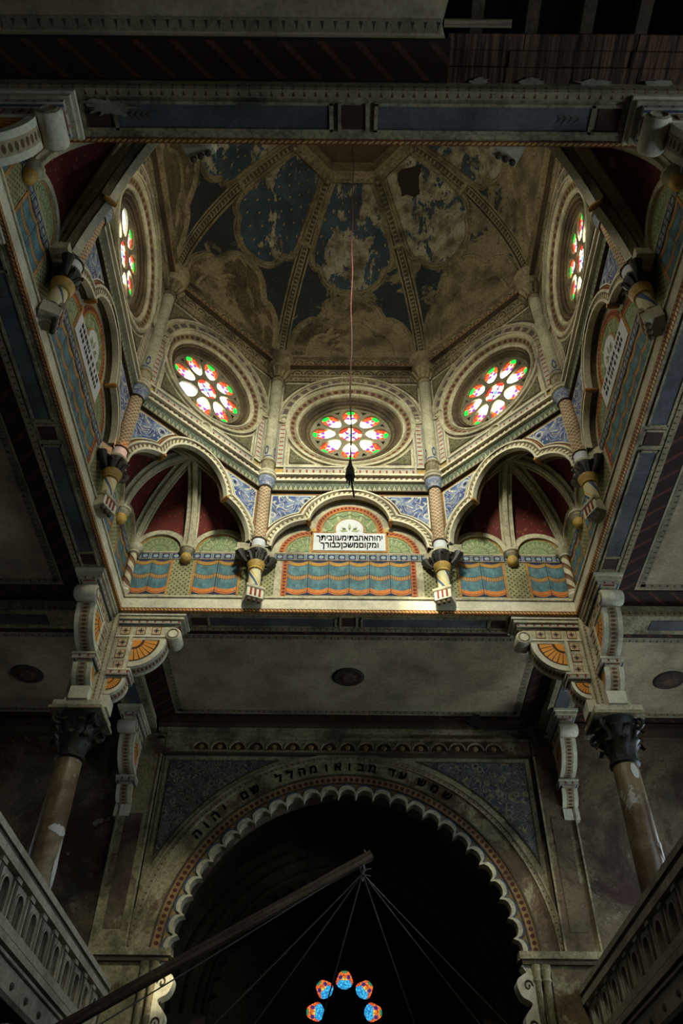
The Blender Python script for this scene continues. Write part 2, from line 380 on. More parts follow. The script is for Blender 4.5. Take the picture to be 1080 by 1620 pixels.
# ------------------------------------------------------------------ mesh helpers
def arc_uv(pts):
    d = [0.0]
    for a, c in zip(pts, pts[1:]): d.append(d[-1] + (Vector(a) - Vector(c)).length)
    return d
class MB:
    def __init__(s): s.v = []; s.f = []; s.uv = []
    def face(s, pts, uvs):
        i = len(s.v); s.v += [tuple(p) for p in pts]; s.f.append(tuple(range(i, i + len(pts)))); s.uv.append(uvs)
    def grid(s, rows, us, vs, closed=False):
        """rows[i][j] points; us per j, vs per i"""
        base = len(s.v); nj = len(rows[0])
        for r in rows: s.v += [tuple(p) for p in r]
        for i in range(len(rows) - 1):
            for j in range(nj if closed else nj - 1):
                k = (j + 1) % nj
                s.f.append((base + i * nj + j, base + i * nj + k, base + (i + 1) * nj + k, base + (i + 1) * nj + j))
                uk = us[j + 1] if closed else us[k]
                s.uv.append([(us[j], vs[i]), (uk, vs[i]), (uk, vs[i + 1]), (us[j], vs[i + 1])])
        return s
    def box(s, x0, x1, y0, y1, z0, z1, norm=False):
        P = lambda x, y, z: (x, y, z)
        h = (z1 - z0) if norm else 1.0
        def q(pts, fu, fv): s.face(pts, [(fu(p), fv(p)) for p in pts])
        fz = lambda p: (p[2] - z0) / h if norm else p[2]
        wy = (y1 - y0) if norm else 1.0
        fy = lambda p: (p[1] - y0) / wy if norm else p[1]
        q([P(x0, y0, z0), P(x1, y0, z0), P(x1, y0, z1), P(x0, y0, z1)], lambda p: p[0], fz)
        q([P(x1, y1, z0), P(x0, y1, z0), P(x0, y1, z1), P(x1, y1, z1)], lambda p: p[0], fz)
        q([P(x0, y1, z0), P(x0, y0, z0), P(x0, y0, z1), P(x0, y1, z1)], lambda p: p[1], fz)
        q([P(x1, y0, z0), P(x1, y1, z0), P(x1, y1, z1), P(x1, y0, z1)], lambda p: p[1], fz)
        q([P(x0, y1, z0), P(x1, y1, z0), P(x1, y0, z0), P(x0, y0, z0)], lambda p: p[0], fy)
        q([P(x0, y0, z1), P(x1, y0, z1), P(x1, y1, z1), P(x0, y1, z1)], lambda p: p[0], fy)
        return s
    def prism(s, poly, y0, y1, holes=(), uvf=None, back=False):
        """polygon in x,z extruded along y"""
        loops = [list(poly)] + [list(h) for h in holes]; allp = [p for l in loops for p in l]
        uvf = uvf or (lambda p: p)
        tris = tessellate_polygon([[Vector((p[0], p[1], 0)) for p in l] for l in loops])
        for y in ((y0, y1) if back else (y0,)):
            base = len(s.v); s.v += [(p[0], y, p[1]) for p in allp]
            for t in tris: s.f.append(tuple(base + k for k in t)); s.uv.append([uvf(allp[k]) for k in t])
        for l in loops:
            d = arc_uv(l + [l[0]])
            for i in range(len(l)):
                a, c = l[i], l[(i + 1) % len(l)]
                s.face([(a[0], y0, a[1]), (c[0], y0, c[1]), (c[0], y1, c[1]), (a[0], y1, a[1])], [(d[i], 0), (d[i + 1], 0), (d[i + 1], 1), (d[i], 1)])
        return s
    def band(s, A, Bq, y0, y1, closed=False):
        """flat moulding between two x,z outlines, front at y0, sides back to y1"""
        if closed: A = A + [A[0]]; Bq = Bq + [Bq[0]]
        d = arc_uv(A)
        s.grid([[(p[0], y1, p[1]) for p in A], [(p[0], y0, p[1]) for p in A]], d, [0, .02])
        s.grid([[(p[0], y0, p[1]) for p in A], [(p[0], y0, p[1]) for p in Bq]], d, [0, 1])
        s.grid([[(p[0], y0, p[1]) for p in Bq], [(p[0], y1, p[1]) for p in Bq]], d, [.98, 1])
        return s
    def lathe(s, prof, n=20, c=(0, 0, 0), axis='z', a0=0.0, a1=2 * PI, turns=1.0, vnorm=False):
        d = arc_uv(prof); L = d[-1] if vnorm and d[-1] else 1.0
        full = abs(a1 - a0 - 2 * PI) < 1e-6; m = n if full else n + 1
        rows = []
        for r, z in prof:
            row = []
            for j in range(m):
                a = a0 + (a1 - a0) * j / n
                if axis == 'z': row.append((c[0] + r * math.cos(a), c[1] + r * math.sin(a), c[2] + z))
                else: row.append((c[0] + r * math.cos(a), c[1] + z, c[2] + r * math.sin(a)))
            rows.append(row)
        return s.grid(rows, [turns * j / n for j in range(n + 1)], [x / L for x in d], closed=full)
    def sweep(s, path, prof, outs, closedprof=False):
        """path points, profile (side, out), one outward vector per point"""
        P = [Vector(p) for p in path]; rows = []
        for i, p in enumerate(P):
            t = (P[min(i + 1, len(P) - 1)] - P[max(i - 1, 0)]).normalized(); o = Vector(outs[i]).normalized()
            sd = t.cross(o).normalized()
            rows.append([p + sd * a + o * c for a, c in prof])
        d = arc_uv(path); pd = arc_uv(prof); L = pd[-1]
        base = len(s.v); nj = len(prof)
        for r in rows: s.v += [tuple(q) for q in r]
        for i in range(len(rows) - 1):
            for j in range(nj - 1):
                s.f.append((base + i * nj + j, base + i * nj + j + 1, base + (i + 1) * nj + j + 1, base + (i + 1) * nj + j))
                s.uv.append([(d[i], pd[j] / L), (d[i], pd[j + 1] / L), (d[i + 1], pd[j + 1] / L), (d[i + 1], pd[j] / L)])
        return s
    def tube(s, path, r, n=6, cap=True):
        P = [Vector(p) for p in path]; rows = []; up = None
        for i, p in enumerate(P):
            t = (P[min(i + 1, len(P) - 1)] - P[max(i - 1, 0)]).normalized()
            if up is None: up = t.orthogonal().normalized()
            else: up = (up - t * up.dot(t)).normalized()
            sd = t.cross(up); rr = r[i] if isinstance(r, (list, tuple)) else r
            rows.append([p + (up * math.cos(2 * PI * j / n) + sd * math.sin(2 * PI * j / n)) * rr for j in range(n)])
        d = arc_uv([tuple(p) for p in P]); s.grid(rows, [j / n for j in range(n + 1)], d, closed=True)
        if cap: s.face(rows[0], [(0, 0)] * n); s.face(rows[-1], [(0, 0)] * n)
        return s
    def tform(s, M, start=0):
        s.v = s.v[:start] + [tuple(M @ Vector(p)) for p in s.v[start:]]; return s
    def build(s, name, mat, parent=None, smooth=True, loc=None, ang=38):
        me = bpy.data.meshes.new(name)
        lx = loc or (0, 0, 0)
        me.from_pydata([(p[0] - lx[0], p[1] - lx[1], p[2] - lx[2]) for p in s.v], [], s.f)
        ul = me.uv_layers.new(name='UVMap')
        flatuv = [c for q in s.uv for t in q for c in t]
        ul.data.foreach_set('uv', flatuv)
        bm = bmesh.new(); bm.from_mesh(me)
        bmesh.ops.remove_doubles(bm, verts=bm.verts, dist=1e-5); bmesh.ops.recalc_face_normals(bm, faces=bm.faces)
        bm.to_mesh(me); bm.free()
        if smooth:
            me.shade_smooth(); me.set_sharp_from_angle(angle=math.radians(ang))
        me.materials.append(MATS[mat])
        o = bpy.data.objects.new(name, me); COL.objects.link(o); o.location = lx
        if parent: o.parent = parent
        return o
def empty(name, loc=(0, 0, 0), rz=0.0):
    o = bpy.data.objects.new(name, None); COL.objects.link(o); o.location = loc; o.rotation_euler = (0, 0, rz); o.empty_display_size = .2; return o
def tag(o, label, cat=None, group=None, kind=None):
    o['label'] = label
    if cat: o['category'] = cat
    if group: o['group'] = group
    if kind: o['kind'] = kind
    return o
def copy_tree(o, parent=None):
    kids = list(o.children)
    c = o.copy(); COL.objects.link(c); c.parent = parent
    for k in kids: copy_tree(k, c)
    return c
def bx(name, mat, parent, *a, norm=False): return MB().box(*a, norm=norm).build(name, mat, parent, smooth=False)
def circ(r, cx=0, cz=0, n=48, a0=0, a1=2 * PI, closed=True):
    m = n if closed else n + 1
    return [(cx + r * math.cos(a0 + (a1 - a0) * i / n), cz + r * math.sin(a0 + (a1 - a0) * i / n)) for i in range(m)]
def spline(pts, k=6):
    out = []
    for i in range(len(pts) - 1):
        p = [Vector(pts[max(0, min(len(pts) - 1, i + d))]) for d in (-1, 0, 1, 2)]
        for t in range(k):
            t /= k
            out.append(tuple(.5 * ((2 * p[1]) + (p[2] - p[0]) * t + (2 * p[0] - 5 * p[1] + 4 * p[2] - p[3]) * t * t + (3 * p[1] - p[0] - 3 * p[2] + p[3]) * t ** 3)))
    out.append(tuple(pts[-1])); return out
def letters(body, size, depth=.004, bold=.0):
    cu = bpy.data.curves.new('letter', 'FONT'); cu.body = body.replace('ד', 'ר'); cu.size = size; cu.extrude = depth; cu.align_x = 'CENTER'
    o = bpy.data.objects.new('letter', cu); COL.objects.link(o)
    dg = bpy.context.evaluated_depsgraph_get(); me = bpy.data.meshes.new_from_object(o.evaluated_get(dg))
    bpy.data.objects.remove(o); bpy.data.curves.remove(cu)
    if body == 'ד':                                          # the heel that tells dalet from resh
        b2 = bmesh.new(); b2.from_mesh(me); xm = max(v.co.x for v in b2.verts); zm = max(v.co.y for v in b2.verts)
        c8 = [b2.verts.new((x, y, z)) for x in (xm - size * .02, xm + size * .09) for y in (zm - size * .09, zm) for z in (-depth, depth)]
        for q in ((0, 2, 3, 1), (4, 5, 7, 6), (0, 4, 6, 2), (1, 3, 7, 5), (0, 1, 5, 4), (2, 6, 7, 3)): b2.faces.new([c8[i] for i in q])
        b2.to_mesh(me); b2.free()
    bm = bmesh.new()
    for dx, dy in ((-bold, -bold), (bold, -bold), (bold, bold), (-bold, bold)) if bold else ((0, 0),):
        n0 = len(bm.verts); bm.from_mesh(me); bm.verts.ensure_lookup_table()
        for v in bm.verts[n0:]: v.co.x += dx; v.co.y += dy
    bm.to_mesh(me); bm.free()
    return me
DC3 = (DC[0], DC[1], 0.0)
SIDES = [('north', 0.0), ('west', PI / 2), ('south', PI), ('east', -PI / 2)]
DIAGS = [('northwest', PI / 4), ('southwest', 3 * PI / 4), ('southeast', -3 * PI / 4), ('northeast', -PI / 4)]
PLACE = {'north': 'far', 'west': 'left', 'south': 'near', 'east': 'right', 'northwest': 'far left', 'northeast': 'far right', 'southwest': 'near left', 'southeast': 'near right'}

# ================================================================== THE SETTING
tag(MB().box(-OUT - .3, OUT + .3, -2.6, 26.5, -1.75, -1.6).build('floor', 'floor', smooth=False), 'dark floor of the hall', kind='structure')
SOUTH = -2.3
tag(MB().box(-OUT - .3, OUT + .3, SOUTH - .3, SOUTH, -1.6, 12).build('wall_south', 'old_wall', smooth=False), 'plastered wall behind the viewer', kind='structure')
for sx, nm, wd in ((-1, 'wall_west', 'left'), (1, 'wall_east', 'right')):
    wl = empty(nm, (0, 0, 0)); tag(wl, 'stained red-brown plaster wall of the %s aisle' % wd, kind='structure')
    ys = [1.2, 8.17, 15.1]
    holes = []
    for yc in ys: holes.append([(yc - .7, 4.6), (yc + .7, 4.6)] + circ(.7, yc, 6.9, 16, 0, PI, closed=False))
    mb = MB().prism([(SOUTH, -1.6), (NW, -1.6), (NW, 12), (SOUTH, 12)], 0, .3, holes, back=True)
    mb.v = [(sx * (OUT + y), x, z) for x, y, z in mb.v]
    mb.build('plaster', 'old_wall', wl, smooth=False)
    for k, yc in enumerate(ys):
        wn = empty('window_%d' % (20 + k + (3 if sx > 0 else 0)), (sx * (OUT + .15), yc, 4.6)); wn['kind'] = 'structure'
        wn['label'] = 'tall round-headed aisle window in the %s wall, number %d from the viewer' % (wd, k + 1)
        def put(m, name, mat):
            m.v = [(sx * y, x, z) for x, y, z in m.v]; return m.build(name, mat, wn, smooth=False)
        o_ = [(-.7, 0), (.7, 0)] + circ(.7, 0, 2.3, 16, 0, PI, closed=False); i_ = [(-.6, .1), (.6, .1)] + circ(.6, 0, 2.3, 16, 0, PI, closed=False)
        put(MB().band(o_, i_, -.06, .1, closed=True), 'frame', 'umber')
        for a, c in ((-.6, -.02), (.02, .6)):
            for z0, z1 in ((.1, 1.15), (1.19, 2.3)): put(MB().box(a, c, .02, .03, z0, z1), 'pane', 'glass_aisle_east' if sx > 0 else 'glass_aisle_west')
        put(MB().prism(circ(.6, 0, 2.3, 16, 0, PI, closed=False), .02, .03), 'pane', 'glass_aisle_east' if sx > 0 else 'glass_aisle_west')
        put(MB().box(-.02, .02, -.02, .05, .1, 2.3).box(-.6, .6, -.02, .05, 1.15, 1.19).box(-.6, .6, -.02, .05, 2.29, 2.33), 'glazing_bar', 'umber')

# ---------------- ceilings of the eight surrounding bays
def ceiling_bay(x0, x1, y0, y1, name, label, skip=False):
    r = empty(name, (DC[0] + (x0 + x1) / 2, DC[1] + (y0 + y1) / 2, CEIL)); tag(r, label, kind='structure')
    a, c = (x1 - x0) / 2, (y1 - y0) / 2
    L = .46
    bx('ceiling_slab', 'umber', r, -a - .3, a + .3, -c - .3, c + .3, .12, .2)
    for sx_, sy_, horiz in ((0, -1, 1), (0, 1, 1), (-1, 0, 0), (1, 0, 0)):
        mb = MB()
        if horiz: y_ = sy_ * c; mb.box(-a, a, min(y_, y_ - sy_ * L), max(y_, y_ - sy_ * L), 0, .1, norm=True)
        else:
            mb.box(-c + L, c - L, -L / 2, L / 2, .0, .1, norm=True)
            mb.tform(Matrix.Translation((sx_ * (a - L / 2), 0, 0)) @ Matrix.Rotation(PI / 2, 4, 'Z'))
        mb.build('lattice_band', 'lattice', r, smooth=False)
    a2, c2 = a - L, c - L
    bx('painted_field', 'ceiling_field', r, -a2, a2, -c2, c2, .02, .1)
    for sx_, sy_, horiz in ((0, -1, 1), (0, 1, 1), (-1, 0, 0), (1, 0, 0)):
        w = a2 if horiz else c2; mb = MB().box(-w + .1, w - .1, -.13, 0, .015, .03, norm=True)
        ang = {(0, -1): PI, (0, 1): 0, (-1, 0): PI / 2, (1, 0): -PI / 2}[(sx_, sy_)]
        mb.tform(Matrix.Translation((sx_ * (a2 - .05), sy_ * (c2 - .05), 0)) @ Matrix.Rotation(ang, 4, 'Z')).build('dart_border', 'dart_row', r, smooth=False)
    mb = MB(); R = .36
    mb.lathe([(0, 0), (R * .35, -.03), (R * .5, .0), (R * .85, -.015), (R, .02)], 24)
    mb.uv = [[(mb.v[i][0] / R, mb.v[i][1] / R) for i in f] for f in mb.f]
    mb.build('rosette', 'rosette_paint', r)
    return r
def ceiling_broken(x0, x1, y0, y1):
    """the near bay: left half whole, right half fallen, reed mat and joists bare"""
    r = empty('ceiling_near', (DC[0], DC[1] + y1, CEIL)); tag(r, 'near ceiling bay, painted on the left, fallen to bare reeds on the right', kind='structure')
    L = .46; cut = 1.0; w = y1 - y0
    MB().box(x0, cut + .08, -L, 0, 0, .08, norm=True).build('lattice_band', 'lattice', r, smooth=False)
    MB().prism([(x0 + L, -w), (cut + .12, -w), (cut - .02, -w + 1.6), (cut + .1, -1.2), (cut - .03, -.6), (cut + .02, -L), (x0 + L, -L)], .02, .08).tform(Matrix(((1, 0, 0, 0), (0, 0, 1, 0), (0, 1, 0, 0), (0, 0, 0, 1)))).build('painted_field', 'ceiling_field', r, smooth=False)
    MB().box(x0 + L + .1, cut - .04, -L - .19, -L - .05, .012, .03, norm=True).build('dart_border', 'dart_row', r, smooth=False)
    mb = MB().box(-w + L, -L, -L / 2, L / 2, 0, .08, norm=True).tform(Matrix.Translation((x0 + L / 2, 0, 0)) @ Matrix.Rotation(PI / 2, 4, 'Z')); mb.build('lattice_band', 'lattice', r, smooth=False)
    for k in range(3):
        x = cut + .06; row = []
        while x < x1:                                   # reed mats: strips of reeds hanging at slightly different heights
            wd = random.uniform(.55, .9); dz = random.uniform(0, .03)
            bx('reed_mat', 'reed', r, x, min(x + wd, x1), -.17 * (k + 1) + .008, -.17 * k, .02 + dz + .01 * k, .05 + dz + .01 * k); x += wd + .012
    for k in range(6):
        x = cut + .3 + k * .62; bx('joist', 'umber', r, x, x + .14, -w, .1, .14, .38)
    for x_, rx_ in ((1.45, .12), (2.05, .16), (2.75, .22), (3.5, .18)): ceiling_patch('plaster_crumb', r, x_, -.02, -.012, rx_, .05, 20, 'plaster_grey')
    bx('board', 'timber', r, cut + .0, cut + .75, -.64, -.56, .06, .1)
    bx('ceiling_slab', 'umber', r, x0 - .3, cut, -w - .2, .3, .1, .14)
    bx('attic_boarding', 'black', r, x0 - .3, x1 + .3, -w - .3, .3, 1.3, 1.4)
    return r
def ceiling_patch(name, par, cx, cy, z, rx, ry, n=22, mat='plaster_loss'):
    pts = []
    for i in range(n):
        a = 2 * PI * i / n; k_ = random.uniform(.55, 1.15); pts.append((cx + rx * k_ * math.cos(a), cy + ry * k_ * math.sin(a)))
    return MB().prism(pts, z, z + .02).tform(Matrix(((1, 0, 0, 0), (0, 0, 1, 0), (0, 1, 0, 0), (0, 0, 0, 1)))).build(name, mat, par, smooth=False)
RW = [('north', (-AP, AP, BO, OUT)), ('west', (-OUT, -BO, -AP, AP)), ('east', (BO, OUT, -AP, AP)), ('northwest', (-OUT, -BO, BO, OUT)), ('northeast', (BO, OUT, BO, OUT)), ('southwest', (-OUT, -BO, -OUT - 1.3, -BO)), ('southeast', (BO, OUT, -OUT - 1.3, -BO))]
CEILS = {}
for nm, (x0, x1, y0, y1) in RW:
    CEILS[nm] = ceiling_bay(x0, x1, y0, y1, 'ceiling_' + nm, 'flat painted ceiling of the %s bay with red lattice border and rosette' % PLACE[nm])
ceiling_broken(-AP, AP, -OUT - 1.3, -BO)

# ---------------- beams: four round the square opening, eight out to the walls
def ring_beam(nm, rz):
    r = empty('beam_' + nm, DC3, rz); tag(r, 'painted beam along the %s side of the square opening' % PLACE[nm], kind='structure')
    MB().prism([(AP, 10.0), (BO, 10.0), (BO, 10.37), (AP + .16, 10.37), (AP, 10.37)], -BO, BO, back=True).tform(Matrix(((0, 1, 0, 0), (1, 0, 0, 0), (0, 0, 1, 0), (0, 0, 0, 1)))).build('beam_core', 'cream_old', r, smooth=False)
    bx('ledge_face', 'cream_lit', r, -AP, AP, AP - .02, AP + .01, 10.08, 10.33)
    bx('ledge_lip', 'cream', r, -AP, AP, AP - .05, AP + .02, 10.33, 10.38)
    MB().box(-AP, AP, AP - .03, AP + .03, 9.99, 10.07, norm=True).build('rope_moulding', 'rope_gold', r, smooth=False)
    MB().box(-AP, AP, BO - .09, BO, 9.985, 10.0, norm=True).build('dart_border', 'drop_row', r, smooth=False)
    MB().box(-AP, AP, BO - .01, BO + .02, 10.0, 10.1, norm=True).build('rope_moulding', 'drop_row', r, smooth=False)
    for s in (-1, 1):
        bx('blue_panel', 'soffit_blue', r, *sorted((s * .26, s * 2.76)), AP + .15, BO - .17, 9.988, 10.0)
        for x in (.26, 2.76): bx('panel_edge', 'cream_old', r, s * x - .02, s * x + .02, AP + .12, BO - .14, 9.975, 10.0)
        MB().box(s * 2.96 - .13, s * 2.96 + .13, AP + .15, BO - .17, 9.988, 10.0).build('square_panel', 'wine', r, smooth=False)
        for y in (AP + .13, BO - .15): bx('panel_edge', 'cream_old', r, *sorted((s * .24, s * 3.12)), y - .018, y + .018, 9.975, 10.0)
        for i in range(4):
            x = s * (2.62 - i * .07)
            MB().prism([(x, 4.76), (x - s * .06, 4.76 - .05), (x - s * .03, 4.76), (x - s * .06, 4.76 + .05)], 9.984, 9.99).tform(Matrix(((1, 0, 0, 0), (0, 0, 1, 0), (0, 1, 0, 0), (0, 0, 0, 1)))).build('leaf_mark', 'umber', r, smooth=False)
    bx('square_panel', 'wine', r, -.13, .13, AP + .15, BO - .17, 9.988, 10.0)
    for s in (-1, 1): bx('panel_edge', 'cream_old', r, s * .16 - .02, s * .16 + .02, AP + .12, BO - .14, 9.975, 10.0)
    return r
for nm, rz in SIDES:
    rb_ = ring_beam(nm, rz)
    if nm == 'south': ceiling_patch('bare_plaster', rb_, 2.80, BO - .20, 9.968, .30, .11, 46, 'plaster_grey')
k = 0
for nm, rz in SIDES:
    for s in (-1, 1):
        k += 1; far_ = 10.45 if nm == 'south' else OUT
        r = empty('beam_outer_%d' % k, DC3, rz); tag(r, 'plain beam from a column to the %s wall, %s one' % (PLACE[nm], ('first', 'second')[s > 0]), kind='structure')
        x = s * (AP + BO) / 2
        bx('beam_core', 'cream_old', r, x - .29, x + .29, BO, far_, 10.0, 10.4)
        bx('soffit_panel', 'soffit_blue', r, x - .15, x + .15, BO + .9, far_ - .5, 9.985, 10.0)
        for q in (-1, 1): MB().box(0, far_ - BO, -.02, .02, 10.02, 10.12, norm=True).tform(Matrix.Translation((x + q * .29, BO, 0)) @ Matrix.Rotation(PI / 2, 4, 'Z')).build('rope_moulding', 'drop_row', r, smooth=False)

# ---------------- lower painted walls of the square, with curtains, fans and the plaque bay
def tref(e=0.0, sx=1.0, n=72, a0=0.0, a1=PI):
    """three-lobed arch outline, right to left, springing at 11.7"""
    out = []
    for i in range(n + 1):
        a = a0 + (a1 - a0) * i / n; dx, dz = math.cos(a), math.sin(a); best = 0
        for cx, cz, r in ((0, .69, .894 + e), (.85, 0, .80 + e), (-.85, 0, .80 + e)):
            bq = dx * cx + dz * cz; disc = bq * bq - (cx * cx + cz * cz - r * r)
            if disc > 0: best = max(best, bq + math.sqrt(disc))
        out.append((dx * best * sx, 11.7 + dz * best))
    return out
def curtain(r, x0, x1, swags, border):
    mb = MB().box(x0, x1, WP - .012, WP, 10.57, 11.48, norm=True)
    mb.uv = [[((u - x0) / (x1 - x0) * swags, v) for u, v in q] for q in mb.uv]
    mb.build('painted_curtain', 'curtain_paint', r, smooth=False)
    for a, c in ((x0 - border, x0), (x1, x1 + border)):
        m = MB().box(-.53, .53, -border / 2, border / 2, 0, .016, norm=True)
        m.v = [((a + c) / 2 + y, WP - z, 10.95 + x) for x, y, z in m.v]
        m.build('painted_border', 'bead_red' if border > .08 else 'ochre', r, smooth=False)
def lower_wall(nm, rz):
    r = empty('wall_' + nm + '_opening', DC3, rz); tag(r, 'painted curtain wall on the %s side above the ledge' % PLACE[nm], kind='structure')
    bx('plaster', 'cream', r, -WP, WP, WP, WP + .2, 10.36, 13.6)
    curtain(r, -1.27, 1.27, 6, .12)
    for s in (-1, 1):
        for a, c in ((1.53, 2.24), (3.24, 3.68)): MB().box(*sorted((s * a, s * c)), WP - .008, WP, 10.40, 11.48).build('diaper_panel', 'diaper', r, smooth=False)
        curtain(r, *sorted((s * 2.28, s * 3.18)), 2, .05)
        curtain(r, *sorted((s * 3.72, s * 4.48)), 2, .05)
    MB().box(-WP, WP, WP - .02, WP, 11.5, 11.68, norm=True).build('blue_strip', 'blue_blocks', r, smooth=False)
    bx('strip_edge', 'cream', r, -WP, WP, WP - .03, WP, 11.68, 11.71)
    # trefoil field behind the arch
    MB().band(tref(-.16), tref(-.27), WP - .02, WP).build('bead_border', 'bead_red', r, smooth=False)
    MB().band(tref(-.27), tref(-.30), WP - .018, WP).build('line_border', 'ochre', r, smooth=False)
    t = tref(-.31)
    top = [p for p in t if p[1] > 12.33 and abs(p[0]) < .62]
    MB().prism([(.56, 12.33)] + top + [(-.56, 12.33)], WP - .012, WP, uvf=lambda p: (p[0] / .7, (p[1] - 12.0) / .7)).build('green_field', 'fan_green', r, smooth=False)
    for s in (-1, 1):
        pts = [p for p in t if s * p[0] > .84 and p[1] < 12.35]
        if s < 0: pts = pts[::-1]
        poly = [(s * .84, 11.74)] + [(x, max(z, 11.74)) for x, z in pts] + [(s * .84, 12.2)]
        MB().prism(poly, WP - .012, WP, uvf=lambda p, s=s: ((p[0] - s * .9) / .45, (p[1] - 11.74) / .45)).build('green_fan', 'fan_green', r, smooth=False)
        bx('gilt_line', 'ochre', r, s * .81 - .02, s * .81 + .02, WP - .02, WP, 11.72, 12.36)
        MB().lathe([(0, -.03), (.05, -.03), (.08, 0)], 14, (s * .78, WP, 12.38), 'y').build('gilt_boss', 'gold', r)
    # niche lunettes
    for s in (-1, 1):
        for cx, rr in ((2.74, .48), (4.02, .44)):
            MB().prism([(s * cx + rr * math.cos(a), 11.72 + rr * math.sin(a)) for a in [PI * i / 20 for i in range(21)]], WP - .012, WP, uvf=lambda p, cx=cx, rr=rr, s=s: ((p[0] - s * cx) / rr, (p[1] - 11.72) / rr)).build('green_fan', 'fan_green', r, smooth=False)
            for e0, e1, y, mt in ((.0, .03, .02, 'ochre'), (.03, .14, .07, 'cream'), (.14, .18, .04, 'cream_old')):
                MB().band(circ(rr + e0, s * cx, 11.70, 20, 0, PI, closed=False), circ(rr + e1, s * cx, 11.70, 20, 0, PI, closed=False), WP - y, WP).build('lunette_moulding', mt, r)
    return r
for nm, rz in SIDES: lower_wall(nm, rz)

